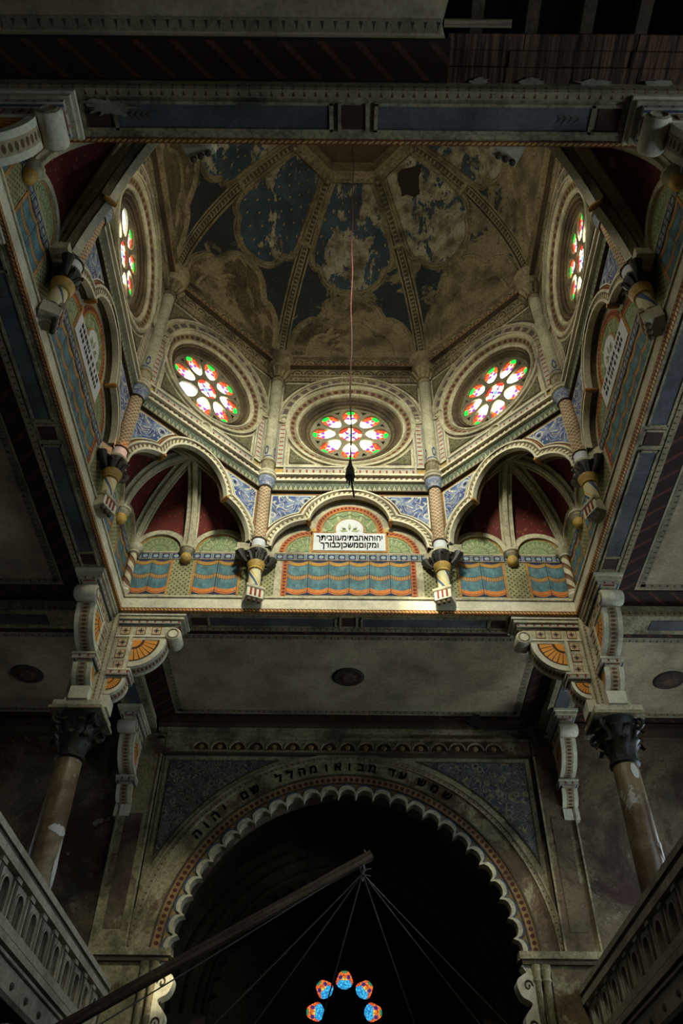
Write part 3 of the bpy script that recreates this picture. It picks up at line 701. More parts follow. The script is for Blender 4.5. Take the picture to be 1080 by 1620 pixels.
# ---------------- upper drum faces
FP = {}
def drum_face(h, ap, diag):
    r = empty('drum_wall', DC3)
    sx = h / HC; g = h / HC if diag else 1.0
    dep = .16
    t = tref(0, sx)
    MB().prism([(h, 11.7), (h, 13.45), (-h, 13.45), (-h, 11.7)] + t[::-1], ap, ap + dep, back=diag).build('arch_plate', 'intrados', r, ang=25)
    MB().band(tref(0, sx), tref(.15, sx), ap - .06, ap + .0).build('archivolt', 'bead_arch', r)
    MB().band(tref(-.02, sx), tref(.03, sx), ap - .09, ap + .03).build('inner_roll', 'cream_lit', r)
    MB().band(tref(.15, sx), tref(.19, sx), ap - .085, ap).build('outer_roll', 'cream_lit', r)
    MB().band(tref(.19, sx), tref(.22, sx), ap - .03, ap).build('red_line', 'red_paint', r)
    for s in (-1, 1):
        m = MB(); c0 = (s * .88 * sx, 12.46)
        m.lathe([(0, -.13), (.035, -.12), (.05, -.05), (.045, .03), (.03, .1)], 10, (c0[0], ap, c0[1]), 'y').build('cusp_knob', 'ochre', r)
        for e, inset, y, mt, nmz in ((.22, .13, .02, 'ochre', 'panel_frame'), (.245, .16, .03, 'umber', 'panel_line'), (.265, .18, .038, 'cream_lit', 'panel_line'), (.295, .215, .045, 'floral_blue', 'floral_panel')):
            zt = 13.45 - inset + .02; xe = h - inset - .02
            pts = [(s * x, z) for x, z in tref(e, sx, 110, 0, PI / 2) if z < zt and x < xe]
            poly = [(s * xe, pts[0][1])] + pts + [(s * xe, zt)]
            poly.insert(-1, (pts[-1][0], zt))
            MB().prism(poly, ap - y, ap, uvf=lambda p, s=s: (s * p[0] * .62, p[1] * .62)).build(nmz, mt, r, smooth=False)
    def strip(nmz, mt, z0, z1, y, x=h, norm=True): return MB().box(-x, x, ap - y, ap + .1, z0, z1, norm=norm).build(nmz, mt, r, smooth=False)
    strip('zigzag_band', 'zigzag', 13.43, 13.68, .06); strip('cornice_roll', 'cream_lit', 13.68, 13.73, .14); strip('bead_band', 'bead_cornice', 13.73, 13.86, .09)
    strip('cornice_roll', 'cream_lit', 13.86, 13.92, .16); strip('cornice_roll', 'umber', 13.40, 13.43, .08)
    # wall with the round opening
    R0 = 1.47 * g
    MB().prism([(h + .06, 13.5), (h + .06, 18.5), (-h - .06, 18.5), (-h - .06, 13.5)], ap, ap + .1, [circ(R0, 0, ROSE_Z, 56)]).build('plaster', 'cream_old', r, smooth=False)
    strip('dash_band', 'dash_strip', 13.97, 14.24, .02, h - .42); strip('thin_roll', 'cream_lit', 14.24, 14.28, .05)
    def ring(prof, nmz, mt, vn=True, n=56): MB().lathe([(rr, ap + y - 0) for rr, y in prof], n, (0, 0, ROSE_Z), 'y', vnorm=vn).build(nmz, mt, r)
    ring([(1.60 * g, .0), (1.59 * g, -.06), (1.53 * g, -.07), (1.50 * g, -.02)], 'outer_ring', 'cream')
    ring([(1.50 * g, -.02), (1.36 * g, .05)], 'bead_ring', 'bead_rose')
    st = [(1.36 * g, .05), (1.34 * g, .02), (1.30 * g, .03), (1.28 * g, .10)]
    ring(st, 'step_ring', 'cream'); rr0 = 1.28 * g
    k_ = (rr0 - 1.0) / 3
    for i in range(3):
        a = rr0 - i * k_; y = .10 + i * .055
        ring([(a, y), (a - k_ * .55, y + .02), (a - k_ * .8, y - .005), (a - k_, y + .03), (a - k_, y + .055)], 'step_ring', ('intrados', 'umber', 'intrados')[i])
    # outer arch on two strips with medallions
    xm = h - .30
    ring_a = (xm - .11, xm + .11)
    MB().band(circ(xm - .10, 0, 16.0, 40, 0, PI, closed=False), circ(xm + .10, 0, 16.0, 40, 0, PI, closed=False), ap - .045, ap).build('block_arch', 'arch_blocks', r)
    for e in (-.13, .13):
        MB().band(circ(xm + e - .025, 0, 16.0, 40, 0, PI, closed=False), circ(xm + e + .025, 0, 16.0, 40, 0, PI, closed=False), ap - .08, ap).build('arch_roll', 'cream', r)
    for s in (-1, 1):
        m = MB().box(-.86, .86, -.1, .1, 0, .025, norm=True); m.v = [(s * xm + y, ap - z, 15.1 + x) for x, y, z in m.v]; m.build('dash_band', 'dash_strip', r, smooth=False)
        for e in (-.13, .13): bx('strip_roll', 'cream', r, s * xm + e - .022, s * xm + e + .022, ap - .05, ap, 13.95, 16.0)
        bx('corner_square', 'gold', r, s * xm - .08, s * xm + .08, ap - .02, ap, 14.02, 14.18)
        for cx, cz in ((s * xm, 16.0),):
            MB().lathe([(.0, -.05), (.05, -.06), (.07, -.03), (.10, -.035), (.12, -.08), (.15, -.08), (.16, 0)], 20, (cx, ap, cz), 'y').build('medallion', 'cream', r)
        # floral corners
        xc = xm - .16
        for e, y, mt, nmz in ((0, .02, 'cream', 'corner_frame'), (.06, .03, 'umber', 'corner_frame'), (.085, .04, 'floral_green', 'corner_panel')):
            rr = 1.64 * g + e * .8; X = xc - e; Zb = 14.31 + e
            a0 = math.acos(min(1, X / rr)); a1 = math.asin(min(1, (ROSE_Z - Zb) / rr))
            if a1 <= a0: continue
            arc = [(s * rr * math.cos(a), ROSE_Z - rr * math.sin(a)) for a in [a0 + (a1 - a0) * i / 12 for i in range(13)]]
            MB().prism([(s * X, Zb)] + arc, ap - y, ap, uvf=lambda p: (p[0] * 1.3, p[1] * 1.3)).build(nmz, mt, r, smooth=False)
            rr = xm + .16 + e; X = h - .17 - e; Zt = 17.56 - e
            zc_ = Zt - 16.0
            if rr * rr > X * X and zc_ < rr:
                a0 = math.acos(X / rr); a1 = math.asin(min(1, zc_ / rr))
                arc = [(s * rr * math.cos(a), 16.0 + rr * math.sin(a)) for a in [a0 + (a1 - a0) * i / 12 for i in range(13)]]
                MB().prism([(s * X, Zt)] + arc, ap - y, ap, uvf=lambda p: (p[0] * 1.3, p[1] * 1.3)).build(nmz, mt, r, smooth=False)
    MB().lathe([(.0, -.05), (.05, -.06), (.07, -.03), (.10, -.035), (.12, -.09), (.15, -.09), (.17, 0)], 20, (0, ap, 14.11), 'y').build('medallion', 'cream', r)
    # top cornice
    strip('dot_band', 'drop_row', 17.62, 17.78, .05); strip('cornice_roll', 'cream_old', 17.78, 17.83, .10); strip('arc_band', 'arc_frieze', 17.83, 18.10, .08)
    strip('cornice_roll', 'umber', 18.10, 18.13, .2); strip('rope_band', 'bead_dim', 18.13, 18.22, .20); strip('cornice_top', 'arc_frieze', 18.22, 18.46, .16); strip('cornice_roll', 'dome_cream', 18.46, 18.52, .24)
    return r
fc = drum_face(HC, AP, False); fd = drum_face(HD, AD, True)
for proto, lst in ((fc, SIDES), (fd, DIAGS)):
    for i, (nm, rz) in enumerate(lst):
        o = proto if i == 0 else copy_tree(proto)
        o.name = 'wall_drum_' + nm; o.rotation_euler = (0, 0, rz)
        tag(o, 'richly moulded drum wall on the %s side round a rose window' % PLACE[nm], kind='structure')

# ---------------- rose windows
def petal(r0=.37, r1=.95, w=.205, n=22, grow=0.0):
    m = (r0 + r1) / 2; hl = (r1 - r0) / 2 + grow; pts = []
    for i in range(n):
        t = 2 * PI * i / n
        pts.append((m + hl * math.cos(t), (w + grow) * math.sin(t) * (1 + .22 * math.cos(t))))
    return pts
def rot2(pts, a): return [(x * math.cos(a) - z * math.sin(a), x * math.sin(a) + z * math.cos(a)) for x, z in pts]
def rose(r, y, R=1.05, mats=('glass_petal', 'glass_boss'), pet=None, boss=.29, stone='tracery_stone', special={}):
    pet = pet or petal()
    holes = [rot2(pet, PI / 2 + k * PI / 4) for k in range(8)]
    if boss: holes.append(circ(boss, 0, 0, 24))
    tips = [rot2([(.90, -.07), (.90, .07), (.80, .0)], PI / 8 + k * PI / 4) for k in range(8)]
    MB().prism(circ(R, 0, 0, 48), y, y + .12, holes + tips).build('tracery', stone, r, smooth=False)
    for k in range(8):
        a = PI / 2 + k * PI / 4
        def uvf(p, a=a):
            x = p[0] * math.cos(a) + p[1] * math.sin(a); z = -p[0] * math.sin(a) + p[1] * math.cos(a)
            xs = [q[0] for q in pet]; return ((x - min(xs)) / (max(xs) - min(xs)), z / max(q[1] for q in pet))
        MB().prism(holes[k], y + .06, y + .07, uvf=uvf).build('pane', special.get(k, mats[0]), r, smooth=False)
        if stone == 'tracery_stone': MB().prism(tips[k], y + .08, y + .085).build('tip_pane', 'glass_tip', r, smooth=False)
    if boss: MB().prism(holes[8], y + .06, y + .07, uvf=lambda p: (p[0] / boss, p[1] / boss)).build('centre_pane', mats[1], r, smooth=False)
ORDER = [('north', 0, AP), ('northwest', PI / 4, AD), ('northeast', -PI / 4, AD), ('west', PI / 2, AP), ('east', -PI / 2, AP), ('southwest', 3 * PI / 4, AD), ('southeast', -3 * PI / 4, AD), ('south', PI, AP)]
for i, (nm, rz, ap) in enumerate(ORDER):
    c = Matrix.Rotation(rz, 3, 'Z') @ Vector((0, ap + .25, 0))
    r = empty('window_%d' % (i + 1), (DC[0] + c.x, DC[1] + c.y, ROSE_Z), rz)
    tag(r, 'round eight-petal stained glass rose window on the %s side of the drum' % PLACE[nm], kind='structure')
    rose(r, 0.0, special={3: 'glass_clear'} if nm == 'northwest' else {1: 'glass_clear'} if nm == 'west' else {}, mats=('glass_petal_sun', 'glass_boss_sun') if nm == 'south' else ('glass_petal', 'glass_boss'))

# ================================================================== THINGS
# ---------------- squinch niches in the four corners
CORNER_Q = (WP, WP)
def squinch():
    """local frame: diagonal face to +y (same frame as the diagonal drum face)"""
    r = empty('squinch_vault', DC3)
    q = Matrix.Rotation(-PI / 4, 3, 'Z')          # north-east corner coords -> local +y
    def L(x, y, z): v = Matrix.Rotation(PI / 4, 3, 'Z') @ Vector((x, y, z)); return v
    apex = Vector((0, AD + .24, 13.42))
    def curve(Q, n=14, ap=apex):
        out = []
        for i in range(n + 1):
            a = PI / 2 * i / n; c, s_ = math.cos(a), math.sin(a)
            out.append((ap.x + (Q.x - ap.x) * c, ap.y + (Q.y - ap.y) * c, Q.z + (ap.z - Q.z) * s_))
        return out
    M = 3.42
    # lunette arcs on the north wall (x) and on the east wall (y)
    for axis in (0, 1):
        for cx, half in ((2.74, .68), (4.02, .60)):
            rows = []
            for i in range(17):
                a = PI * i / 16; x = cx - half * math.cos(a); z = 11.72 + half * .98 * math.sin(a)
                Q = L(x, WP, z) if axis == 0 else L(WP, x, z)
                rows.append(curve(Q, 12))
            MB().grid(rows, list(range(13)), list(range(17))).build('vault_cell', 'red_vault', r)
    feet = [L(WP, WP, 11.7), L(M, WP, 11.7), L(WP, M, 11.7), L(2.06, WP, 11.7), L(WP, 2.06, 11.7)]
    for i, Fq in enumerate(feet):
        path = curve(Fq, 18); outs = []
        ctr = Vector((0, AD - .9, 11.2))
        for p in path:
            outs.append(ctr - Vector(p))
        prof = [(-.14, -.03), (-.14, .04), (-.10, .05), (-.085, .03), (-.06, .05), (-.05, .11), (0, .135), (.05, .11), (.06, .05), (.085, .03), (.10, .05), (.14, .04), (.14, -.03)]
        MB().sweep(path, prof, outs).build('vault_rib', 'cream', r)
    for Fq in feet[1:3]:
        inw = Vector((0, AD, 0)) - Vector((Fq.x, Fq.y, 0)); inw.normalize()
        c = (Fq.x + inw.x * .06, Fq.y + inw.y * .06, 11.7)
        p = MB().lathe([(.17, .04), (.17, .0), (.13, -.03), (.15, -.06), (.11, -.10), (.09, -.12)], 14, c).build('pendant', 'cream', r)
        MB().lathe([(.09, -.12), (.12, -.18), (.11, -.27), (.06, -.33), (0, -.35)], 14, c).build('pendant_drop', 'gold', p)
    cn = L(WP - .12, WP - .12, 0)
    sh = MB().lathe([(.085, 10.62), (.085, 11.5)], 14, (cn.x, cn.y, 0)).build('corner_shaft', 'chevron_shaft', r)
    MB().lathe([(.085, 11.5), (.13, 11.53), (.11, 11.58), (.17, 11.66), (.17, 11.74)], 14, (cn.x, cn.y, 0)).build('shaft_capital', 'cream', sh)
    MB().lathe([(0, 10.3), (.05, 10.33), (.07, 10.42), (.12, 10.5), (.10, 10.56), (.12, 10.6), (.085, 10.64)], 14, (cn.x, cn.y, 0)).build('shaft_base', 'cream_lit', sh)
    return r
sq = squinch()
for i, (nm, rz) in enumerate(DIAGS):
    o = sq if i == 0 else copy_tree(sq); o.rotation_euler = (0, 0, rz)
    tag(o, 'dark red ribbed vault of the %s corner niche under its three-lobed arch' % PLACE[nm], 'vault', 'corner niche vaults')

# ---------------- colonnettes at the eight drum corners
def colonnette():
    r = empty('colonnette')
    b_ = bx('corbel', 'cream_lit', r, -.17, .17, -.17, .12, 10.17, 10.42)
    for x in (-.09, 0, .09): bx('red_slot', 'red_paint', b_, x - .02, x + .02, -.18, -.168, 10.2, 10.38)
    for x in (-.1, 0, .1): MB().lathe([(0, 10.07), (.035, 10.09), (.045, 10.12), (.03, 10.17)], 8, (x, -.12, 0)).build('corbel_ball', 'umber', b_)
    mb = MB(); mb.tube([(-.19, -.15, 10.42), (.19, -.15, 10.42)], .05, 10).build('corbel_scroll', 'cream', b_)
    sh = MB().lathe([(.125, 10.5), (.125, 10.95)], 18).build('lower_shaft', 'wave_shaft', r)
    MB().lathe([(.15, 10.40), (.17, 10.44), (.14, 10.49), (.125, 10.52)], 18).build('shaft_ring', 'umber', sh)
    MB().lathe([(.125, 10.93), (.155, 10.95), (.155, 10.98), (.14, 11.0), (.175, 11.08), (.185, 11.14), (.15, 11.17)], 18).build('gilt_collar', 'gold', r)
    cp = MB().lathe([(.12, 11.13), (.13, 11.2), (.16, 11.34), (.20, 11.44), (.20, 11.46), (0, 11.46)], 18).build('capital', 'dark_bronze', r)
    for k in range(8):
        a = 2 * PI * k / 8 + PI / 8; d = Vector((math.cos(a), math.sin(a), 0))
        path = [d * .12 + Vector((0, 0, 11.15)), d * .15 + Vector((0, 0, 11.25)), d * .20 + Vector((0, 0, 11.36)), d * .245 + Vector((0, 0, 11.37)), d * .25 + Vector((0, 0, 11.32))]
        MB().tube(path, [.03, .045, .04, .03, .015], 6).build('capital_leaf', 'dark_bronze', cp)
    for s in (-1, 1):
        im = MB().box(-.16, .16, -.14, .14, 11.46, 11.53).box(-.13, .13, -.11, .11, 11.53, 11.70)
        im.tform(Matrix.Rotation(s * PI / 8, 4, 'Z') @ Matrix.Translation((s * .30, .05, 0))); im.build('impost', 'cream', r, smooth=False)
        MB().tube([(s * .2, .0, 11.15), (s * .3, .03, 11.28), (s * .36, .05, 11.42)], [.03, .065, .10], 8).build('side_leaf', 'dark_bronze', cp)
    MB().lathe([(.2, 11.46), (.2, 11.5), (.17, 11.55), (.15, 11.56)], 18).build('base_ring', 'cream', r)
    MB().lathe([(.145, 11.56), (.145, 11.76)], 18).build('white_ring', 'white_marble', r)
    MB().lathe([(.15, 11.76), (.17, 11.78), (.15, 11.81)], 18).build('shaft_ring', 'umber', r)
    MB().lathe([(.135, 11.81), (.135, 13.36)], 20).build('scale_shaft', 'scale_shaft', r)
    MB().lathe([(.14, 13.36), (.17, 13.38), (.14, 13.42)], 18).build('shaft_ring', 'umber', r)
    MB().lathe([(.15, 13.42), (.16, 13.5), (.20, 13.62), (.20, 13.68)], 18, vnorm=True).build('painted_capital', 'floral_blue', r)
    MB().lathe([(.20, 13.68), (.235, 13.70), (.235, 13.76), (.18, 13.79), (.22, 13.83), (.22, 13.88), (.16, 13.93)], 18).build('double_ring', 'cream', r)
    MB().lathe([(.155, 13.93), (.155, 14.22), (.185, 14.24), (.185, 14.28), (.15, 14.30)], 18).build('upper_base', 'cream_old', r)
    MB().lathe([(.145, 14.30), (.145, 17.35)], 20).build('upper_shaft', 'upper_shaft', r)
    tc = MB().lathe([(.15, 17.35), (.18, 17.38), (.15, 17.42), (.16, 17.5), (.26, 17.78), (.30, 17.82), (.30, 18.1), (.36, 18.2), (.36, 18.46), (.28, 18.52)], 18).build('top_capital', 'dome_cream', r)
    for k in range(6):
        a = PI + PI * (k + .5) / 6; d = Vector((math.cos(a), math.sin(a), 0))
        MB().tube([d * .16 + Vector((0, 0, 17.5)), d * .24 + Vector((0, 0, 17.68)), d * .33 + Vector((0, 0, 17.78)), d * .35 + Vector((0, 0, 17.72))], [.04, .05, .05, .02], 6).build('capital_leaf', 'dome_cream', tc)
    return r
cl = colonnette(); first = True
CN = [((-HC, AP), 'between the far plaque wall and the far left niche'), ((HC, AP), 'between the far plaque wall and the far right niche'),
      ((-AP, HC), 'between the far left niche and the left plaque wall'), ((AP, HC), 'between the far right niche and the right plaque wall'),
      ((-AP, -HC), 'between the left plaque wall and the near left niche'), ((AP, -HC), 'between the right plaque wall and the near right niche'),
      ((-HC, -AP), 'above the near beam, left of the near plaque wall'), ((HC, -AP), 'above the near beam, right of the near plaque wall')]
for (x, y), lab in CN:
    o = cl if first else copy_tree(cl); first = False
    d = Vector((x, y, 0)).normalized(); p = Vector((x, y, 0)) - d * .13
    o.location = (DC[0] + p.x, DC[1] + p.y, 0); o.rotation_euler = (0, 0, math.atan2(d.y, d.x) - PI / 2)
    tag(o, 'painted colonnette ' + lab, 'colonnette', 'drum colonnettes')

# ---------------- dome
DZ, DH, DS0, DPH = 18.46, 5.8, .995, math.radians(68.2)
def gp(h, ap, s, t, off=0.0):
    ph = t * DPH; c = math.cos(ph) * DS0
    p = Vector((s * h * c, ap * c, DZ + DH * math.sin(ph)))
    if off:
        nrm = Vector((0, -math.cos(ph) / ap, -math.sin(ph) / DH)).normalized(); p += nrm * off
    return p
FIELD = spline([(0, .415), (.2, .42), (.38, .447), (.52, .49), (.60, .535), (.70, .545), (.79, .58), (.835, .63), (.84, .72), (.83, .84), (.79, .93), (.70, .985), (.4, .992), (0, .992)], 5)
LUN = spline([(0, .385), (.2, .378), (.36, .345), (.47, .285), (.52, .265), (.62, .265), (.76, .23), (.85, .16), (.88, .04)], 5)
def inside(p, poly):
    x, y = p; c = False; j = len(poly) - 1
    for i in range(len(poly)):
        if (poly[i][1] > y) != (poly[j][1] > y) and x < (poly[j][0] - poly[i][0]) * (y - poly[i][1]) / (poly[j][1] - poly[i][1]) + poly[i][0]: c = not c
        j = i
    return c
dome = empty('dome', (DC[0], DC[1], DZ))
tag(dome, 'eight-sided flaking painted dome with gilt stars on faded blue and cream ribs', 'dome')
FPOLY = FIELD + [(-a, c) for a, c in FIELD[::-1]]; LPOLY = LUN + [(.88, -.1), (-.88, -.1)] + [(-a, c) for a, c in LUN[::-1]]
def dome_gore(h, ap, rz):
    NS, NT = 40, 64; regs = {'starry_panel': MB(), 'base_lunette': MB(), 'corner_panel': MB()}
    mats = {'starry_panel': 'starry_field', 'base_lunette': 'dome_lunette', 'corner_panel': 'dome_panel'}
    M = Matrix.Rotation(rz, 4, 'Z'); T0 = Matrix.Translation((0, 0, -DZ))
    for i in range(NS):
        for j in range(NT):
            s0, s1, t0, t1 = -1 + 2 * i / NS, -1 + 2 * (i + 1) / NS, j / NT, (j + 1) / NT
            m = ((s0 + s1) / 2, (t0 + t1) / 2)
            nm = 'starry_panel' if inside(m, FPOLY) else 'base_lunette' if inside(m, LPOLY) else 'corner_panel'
            q = [(s0, t0), (s1, t0), (s1, t1), (s0, t1)]
            regs[nm].face([gp(h, ap, *p) for p in q], [(p[0] * .9, p[1]) for p in q])
    for nm, mb in regs.items(): mb.tform(T0 @ M).build(nm, mats[nm], dome)
    for line, nm, w in ((FIELD, 'field_moulding', .075), (LUN, 'lunette_moulding', .075)):
        pl = line + [(-a, c) for a, c in line[::-1][1:]] if nm == 'x' else [(-a, c) for a, c in line[::-1]] + line[1:]
        if nm == 'field_moulding': pl = [(-a, c) for a, c in FIELD[:-8][::-1]] + FIELD[1:-8]
        path = [gp(h, ap, *p) for p in pl]; outs = [gp(h, ap, p[0], p[1], 1.0) - gp(h, ap, *p) for p in pl]
        prof = [(-w * 1.3, 0), (-w * 1.2, .05), (-w * .8, .05), (-w * .7, .02), (-w * .1, .035), (0, .09), (w * .5, .09), (w * .7, .03), (w * 1.2, 0)]
        MB().sweep(path, prof, outs).tform(T0 @ M).build(nm, 'dome_cream', dome)
    pl = [(a * .72, .02 + (c - .04) * .70) for a, c in LUN]; pl = [(-a, c) for a, c in pl[::-1]] + pl[1:]
    path = [gp(h, ap, *p) for p in pl]; outs = [gp(h, ap, p[0], p[1], 1.0) - gp(h, ap, *p) for p in pl]
    MB().sweep(path, [(-.05, 0), (-.03, .05), (.03, .05), (.05, 0)], outs).tform(T0 @ M).build('lunette_moulding', 'dome_cream', dome)
for nm, rz in SIDES: dome_gore(HC, AP, rz)
for nm, rz in DIAGS: dome_gore(HD, AD, rz)
for (x, y), lab in CN:
    path, outs = [], []
    for i in range(33):
        ph = DPH * i / 32; c = math.cos(ph) * DS0
        path.append((x * c, y * c, DH * math.sin(ph))); d = Vector((x, y, 0)).normalized()
        outs.append(-(d * math.cos(ph) * 1.15 + Vector((0, 0, math.sin(ph)))))
    prof = [(-.2, -.03), (-.2, .07), (-.15, .09), (-.13, .05), (-.06, .05), (-.05, .10), (.05, .10), (.06, .05), (.13, .05), (.15, .09), (.2, .07), (.2, -.03)]
    rb = MB().sweep(path, prof, outs).build('dome_rib', 'rib_paint', dome)
    i = 21; P = Vector(path[i]); t = (Vector(path[i + 1]) - Vector(path[i - 1])).normalized(); o_ = Vector(outs[i]).normalized(); sd = t.cross(o_)
    mb = MB().box(-.24, .24, -.05, .05, -.02, .14); mb.tform(Matrix.Translation(P) @ Matrix((sd, t, o_)).transposed().to_4x4()); mb.build('rib_band', 'dome_cream', rb, smooth=False)
# crown ring with little consoles, dark wooden cap
ringr = []
for k, rr, z in ((0, .40, 5.30), (1, .385, 5.18), (2, .345, 5.16), (3, .33, 5.24), (4, .315, 5.24), (5, .30, 5.7)):
    ringr.append([(x * rr, y * rr, z) for x, y in [(HC, AP), (AP, HC), (AP, -HC), (HC, -AP), (-HC, -AP), (-AP, -HC), (-AP, HC), (-HC, AP)]])
MB().grid(ringr, list(range(9)), [0, .2, .4, .6, .8, 1], closed=True).build('crown_ring', 'dome_cream', dome, smooth=False)
for k, ((x, y), lab) in enumerate(CN):
    MB().lathe([(0, 4.98), (.06, 5.0), (.09, 5.08), (.07, 5.14), (.1, 5.2)], 10, (x * .365, y * .365, 0)).build('ring_boss', 'dome_cream', dome)
ringp = [(HC, AP), (AP, HC), (AP, -HC), (HC, -AP), (-HC, -AP), (-AP, -HC), (-AP, HC), (-HC, AP)]
for i in range(8):
    a, c = Vector((*ringp[i], 0)) * .37, Vector((*ringp[(i + 1) % 8], 0)) * .37
    n_ = 5 if i % 2 else 6
    for j in range(1, n_): p = a.lerp(c, j / n_); MB().lathe([(0, 5.07), (.035, 5.09), (.045, 5.14), (.03, 5.2)], 7, (p.x, p.y, 0)).build('ring_bead', 'dome_cream', dome)
MB().prism([(x * .31, y * .31) for x, y in ringp], 5.7, 5.8).tform(Matrix(((1, 0, 0, 0), (0, 0, 1, 0), (0, 1, 0, 0), (0, 0, 0, 1)))).build('lantern_cap', 'umber', dome, smooth=False)
# hole in the plaster of the far right gore, laths bare
hp = [(-.42, .845), (-.25, .835), (-.12, .80), (.06, .795), (.20, .83), (.34, .86), (.52, .875), (.66, .90), (.45, .915), (.25, .93), (.05, .95), (-.15, .945), (-.30, .92), (-.33, .88)]
mb = MB(); n0 = [gp(HD, AD, s, t, .03) for s, t in hp]; n1 = [gp(HD, AD, s, t, -.02) for s, t in hp]
cen = sum(n0, Vector()) / len(n0)
for i in range(len(hp)):
    j = (i + 1) % len(hp); mb.face([n0[i], n0[j], cen], [(0, 0), (1, 0), (.5, 1)]); mb.face([n0[i], n0[j], n1[j], n1[i]], [(0, 0), (1, 0), (1, 1), (0, 1)])
mb.tform(Matrix.Translation((0, 0, -DZ)) @ Matrix.Rotation(-PI / 4, 4, 'Z')).build('bare_lath', 'lath_dark', dome, smooth=False)['label'] = 'dark hole in the plaster showing bare lath'

# ---------------- rope with tassel
rp = empty('hanging_rope', (DC[0], DC[1], 8.6)); tag(rp, 'long red lamp rope with black tassel hanging from the crown of the dome', 'rope')
MB().tube([(.012 * math.sin(i * .9), .01 * math.cos(i * 1.3), .75 + i * (DZ + 5.72 - 8.6 - .75) / 40) for i in range(41)], .012, 6).build('cord', 'rope_red', rp)
MB().lathe([(0, .80), (.02, .78), (.03, .70), (.055, .62), (.07, .5), (.075, .42), (.05, .40)], 10).build('tassel_head', 'black_hair', rp)
for k in range(7):
    a = 2 * PI * k / 7; MB().tube([(.04 * math.cos(a), .04 * math.sin(a), .42), (.055 * math.cos(a), .055 * math.sin(a), .33 - .03 * (k % 3))], [.018, .008], 5).build('tassel_strand', 'black_hair', rp)
MB().tube([(.02, 0, .42), (.03, 0, .25), (.05, .01, .1), (.06, .0, .0)], .014, 6).build('tail', 'black_hair', rp)

# ---------------- plaques
def plaque_outline(e=0.0):
    return [(-.77 - e, 11.77 - e), (.77 + e, 11.77 - e), (.77 + e, 12.27 + e)] + [(.34 + e, 12.27 + e)] + [(x * 1, z) for x, z in circ(.30 + e, 0, 12.40, 16, -.35, PI + .35, closed=False)] + [(-.34 - e, 12.27 + e), (-.77 - e, 12.27 + e)]
def put_letters(me, parent, x, z, y, mat='ink', name='letter', tilt=0.0):
    o = bpy.data.objects.new(name, me); COL.objects.link(o); o.parent = parent; o.location = (x, y, z); o.rotation_euler = (PI / 2, -tilt, 0)
    if not me.materials: me.materials.append(MATS[mat])
    return o
for nm, rz in SIDES[:2] + SIDES[3:]:
    c = Matrix.Rotation(rz, 3, 'Z') @ Vector((0, WP - .02, 0))
    r = empty('plaque', (DC[0] + c.x, DC[1] + c.y, 0), rz)
    tag(r, 'white plaque with two lines of Hebrew lettering on the far wall' if nm == 'north' else 'white inscribed plaque on the %s wall, seen edge-on' % PLACE[nm], 'plaque', 'plaques on the drum walls')
    MB().prism(plaque_outline(.035), -.005, .02).build('frame', 'ochre', r, smooth=False)
    MB().prism(plaque_outline(), -.02, .02).build('tablet', 'white_marble', r, smooth=False)
    for a, ln in ((0, .25), (.75, .2), (-.75, .2), (1.35, .16), (-1.35, .16)):
        x0, z0 = .02 * math.sin(a) * 3, 12.32
        w = .035; d = (math.sin(a), math.cos(a)); n_ = (d[1], -d[0])
        MB().prism([(x0, z0), (x0 + d[0] * ln * .6 + n_[0] * w, z0 + d[1] * ln * .6 + n_[1] * w), (x0 + d[0] * ln, z0 + d[1] * ln), (x0 + d[0] * ln * .6 - n_[0] * w, z0 + d[1] * ln * .6 - n_[1] * w)], -.026, -.02).build('palm_leaf', 'fan_green', r, smooth=False)
    if nm == 'north':
        for text, z, wd in (('יהוה אהבתי מעון ביתך', 12.06, 1.42), ('ומקום משכן כבודך', 11.855, 1.24)):
            me = letters(text.replace(' ', '')[::-1], .225, bold=.005)
            xs = [v.co.x for v in me.vertices]; w0 = max(xs) - min(xs); k = wd / w0; mid = (max(xs) + min(xs)) / 2
            for v in me.vertices: v.co.x = (v.co.x - mid) * k
            put_letters(me, r, 0, z, -.024, name='hebrew_line')
    else:
        for z in (12.1, 11.93):
            x = -.62
            while x < .6:
                w = random.choice((.05, .07, .08)); bx('faded_letter', 'ink', r, x, x + w, -.024, -.018, z, z + .1); x += w + random.choice((.03, .03, .07))

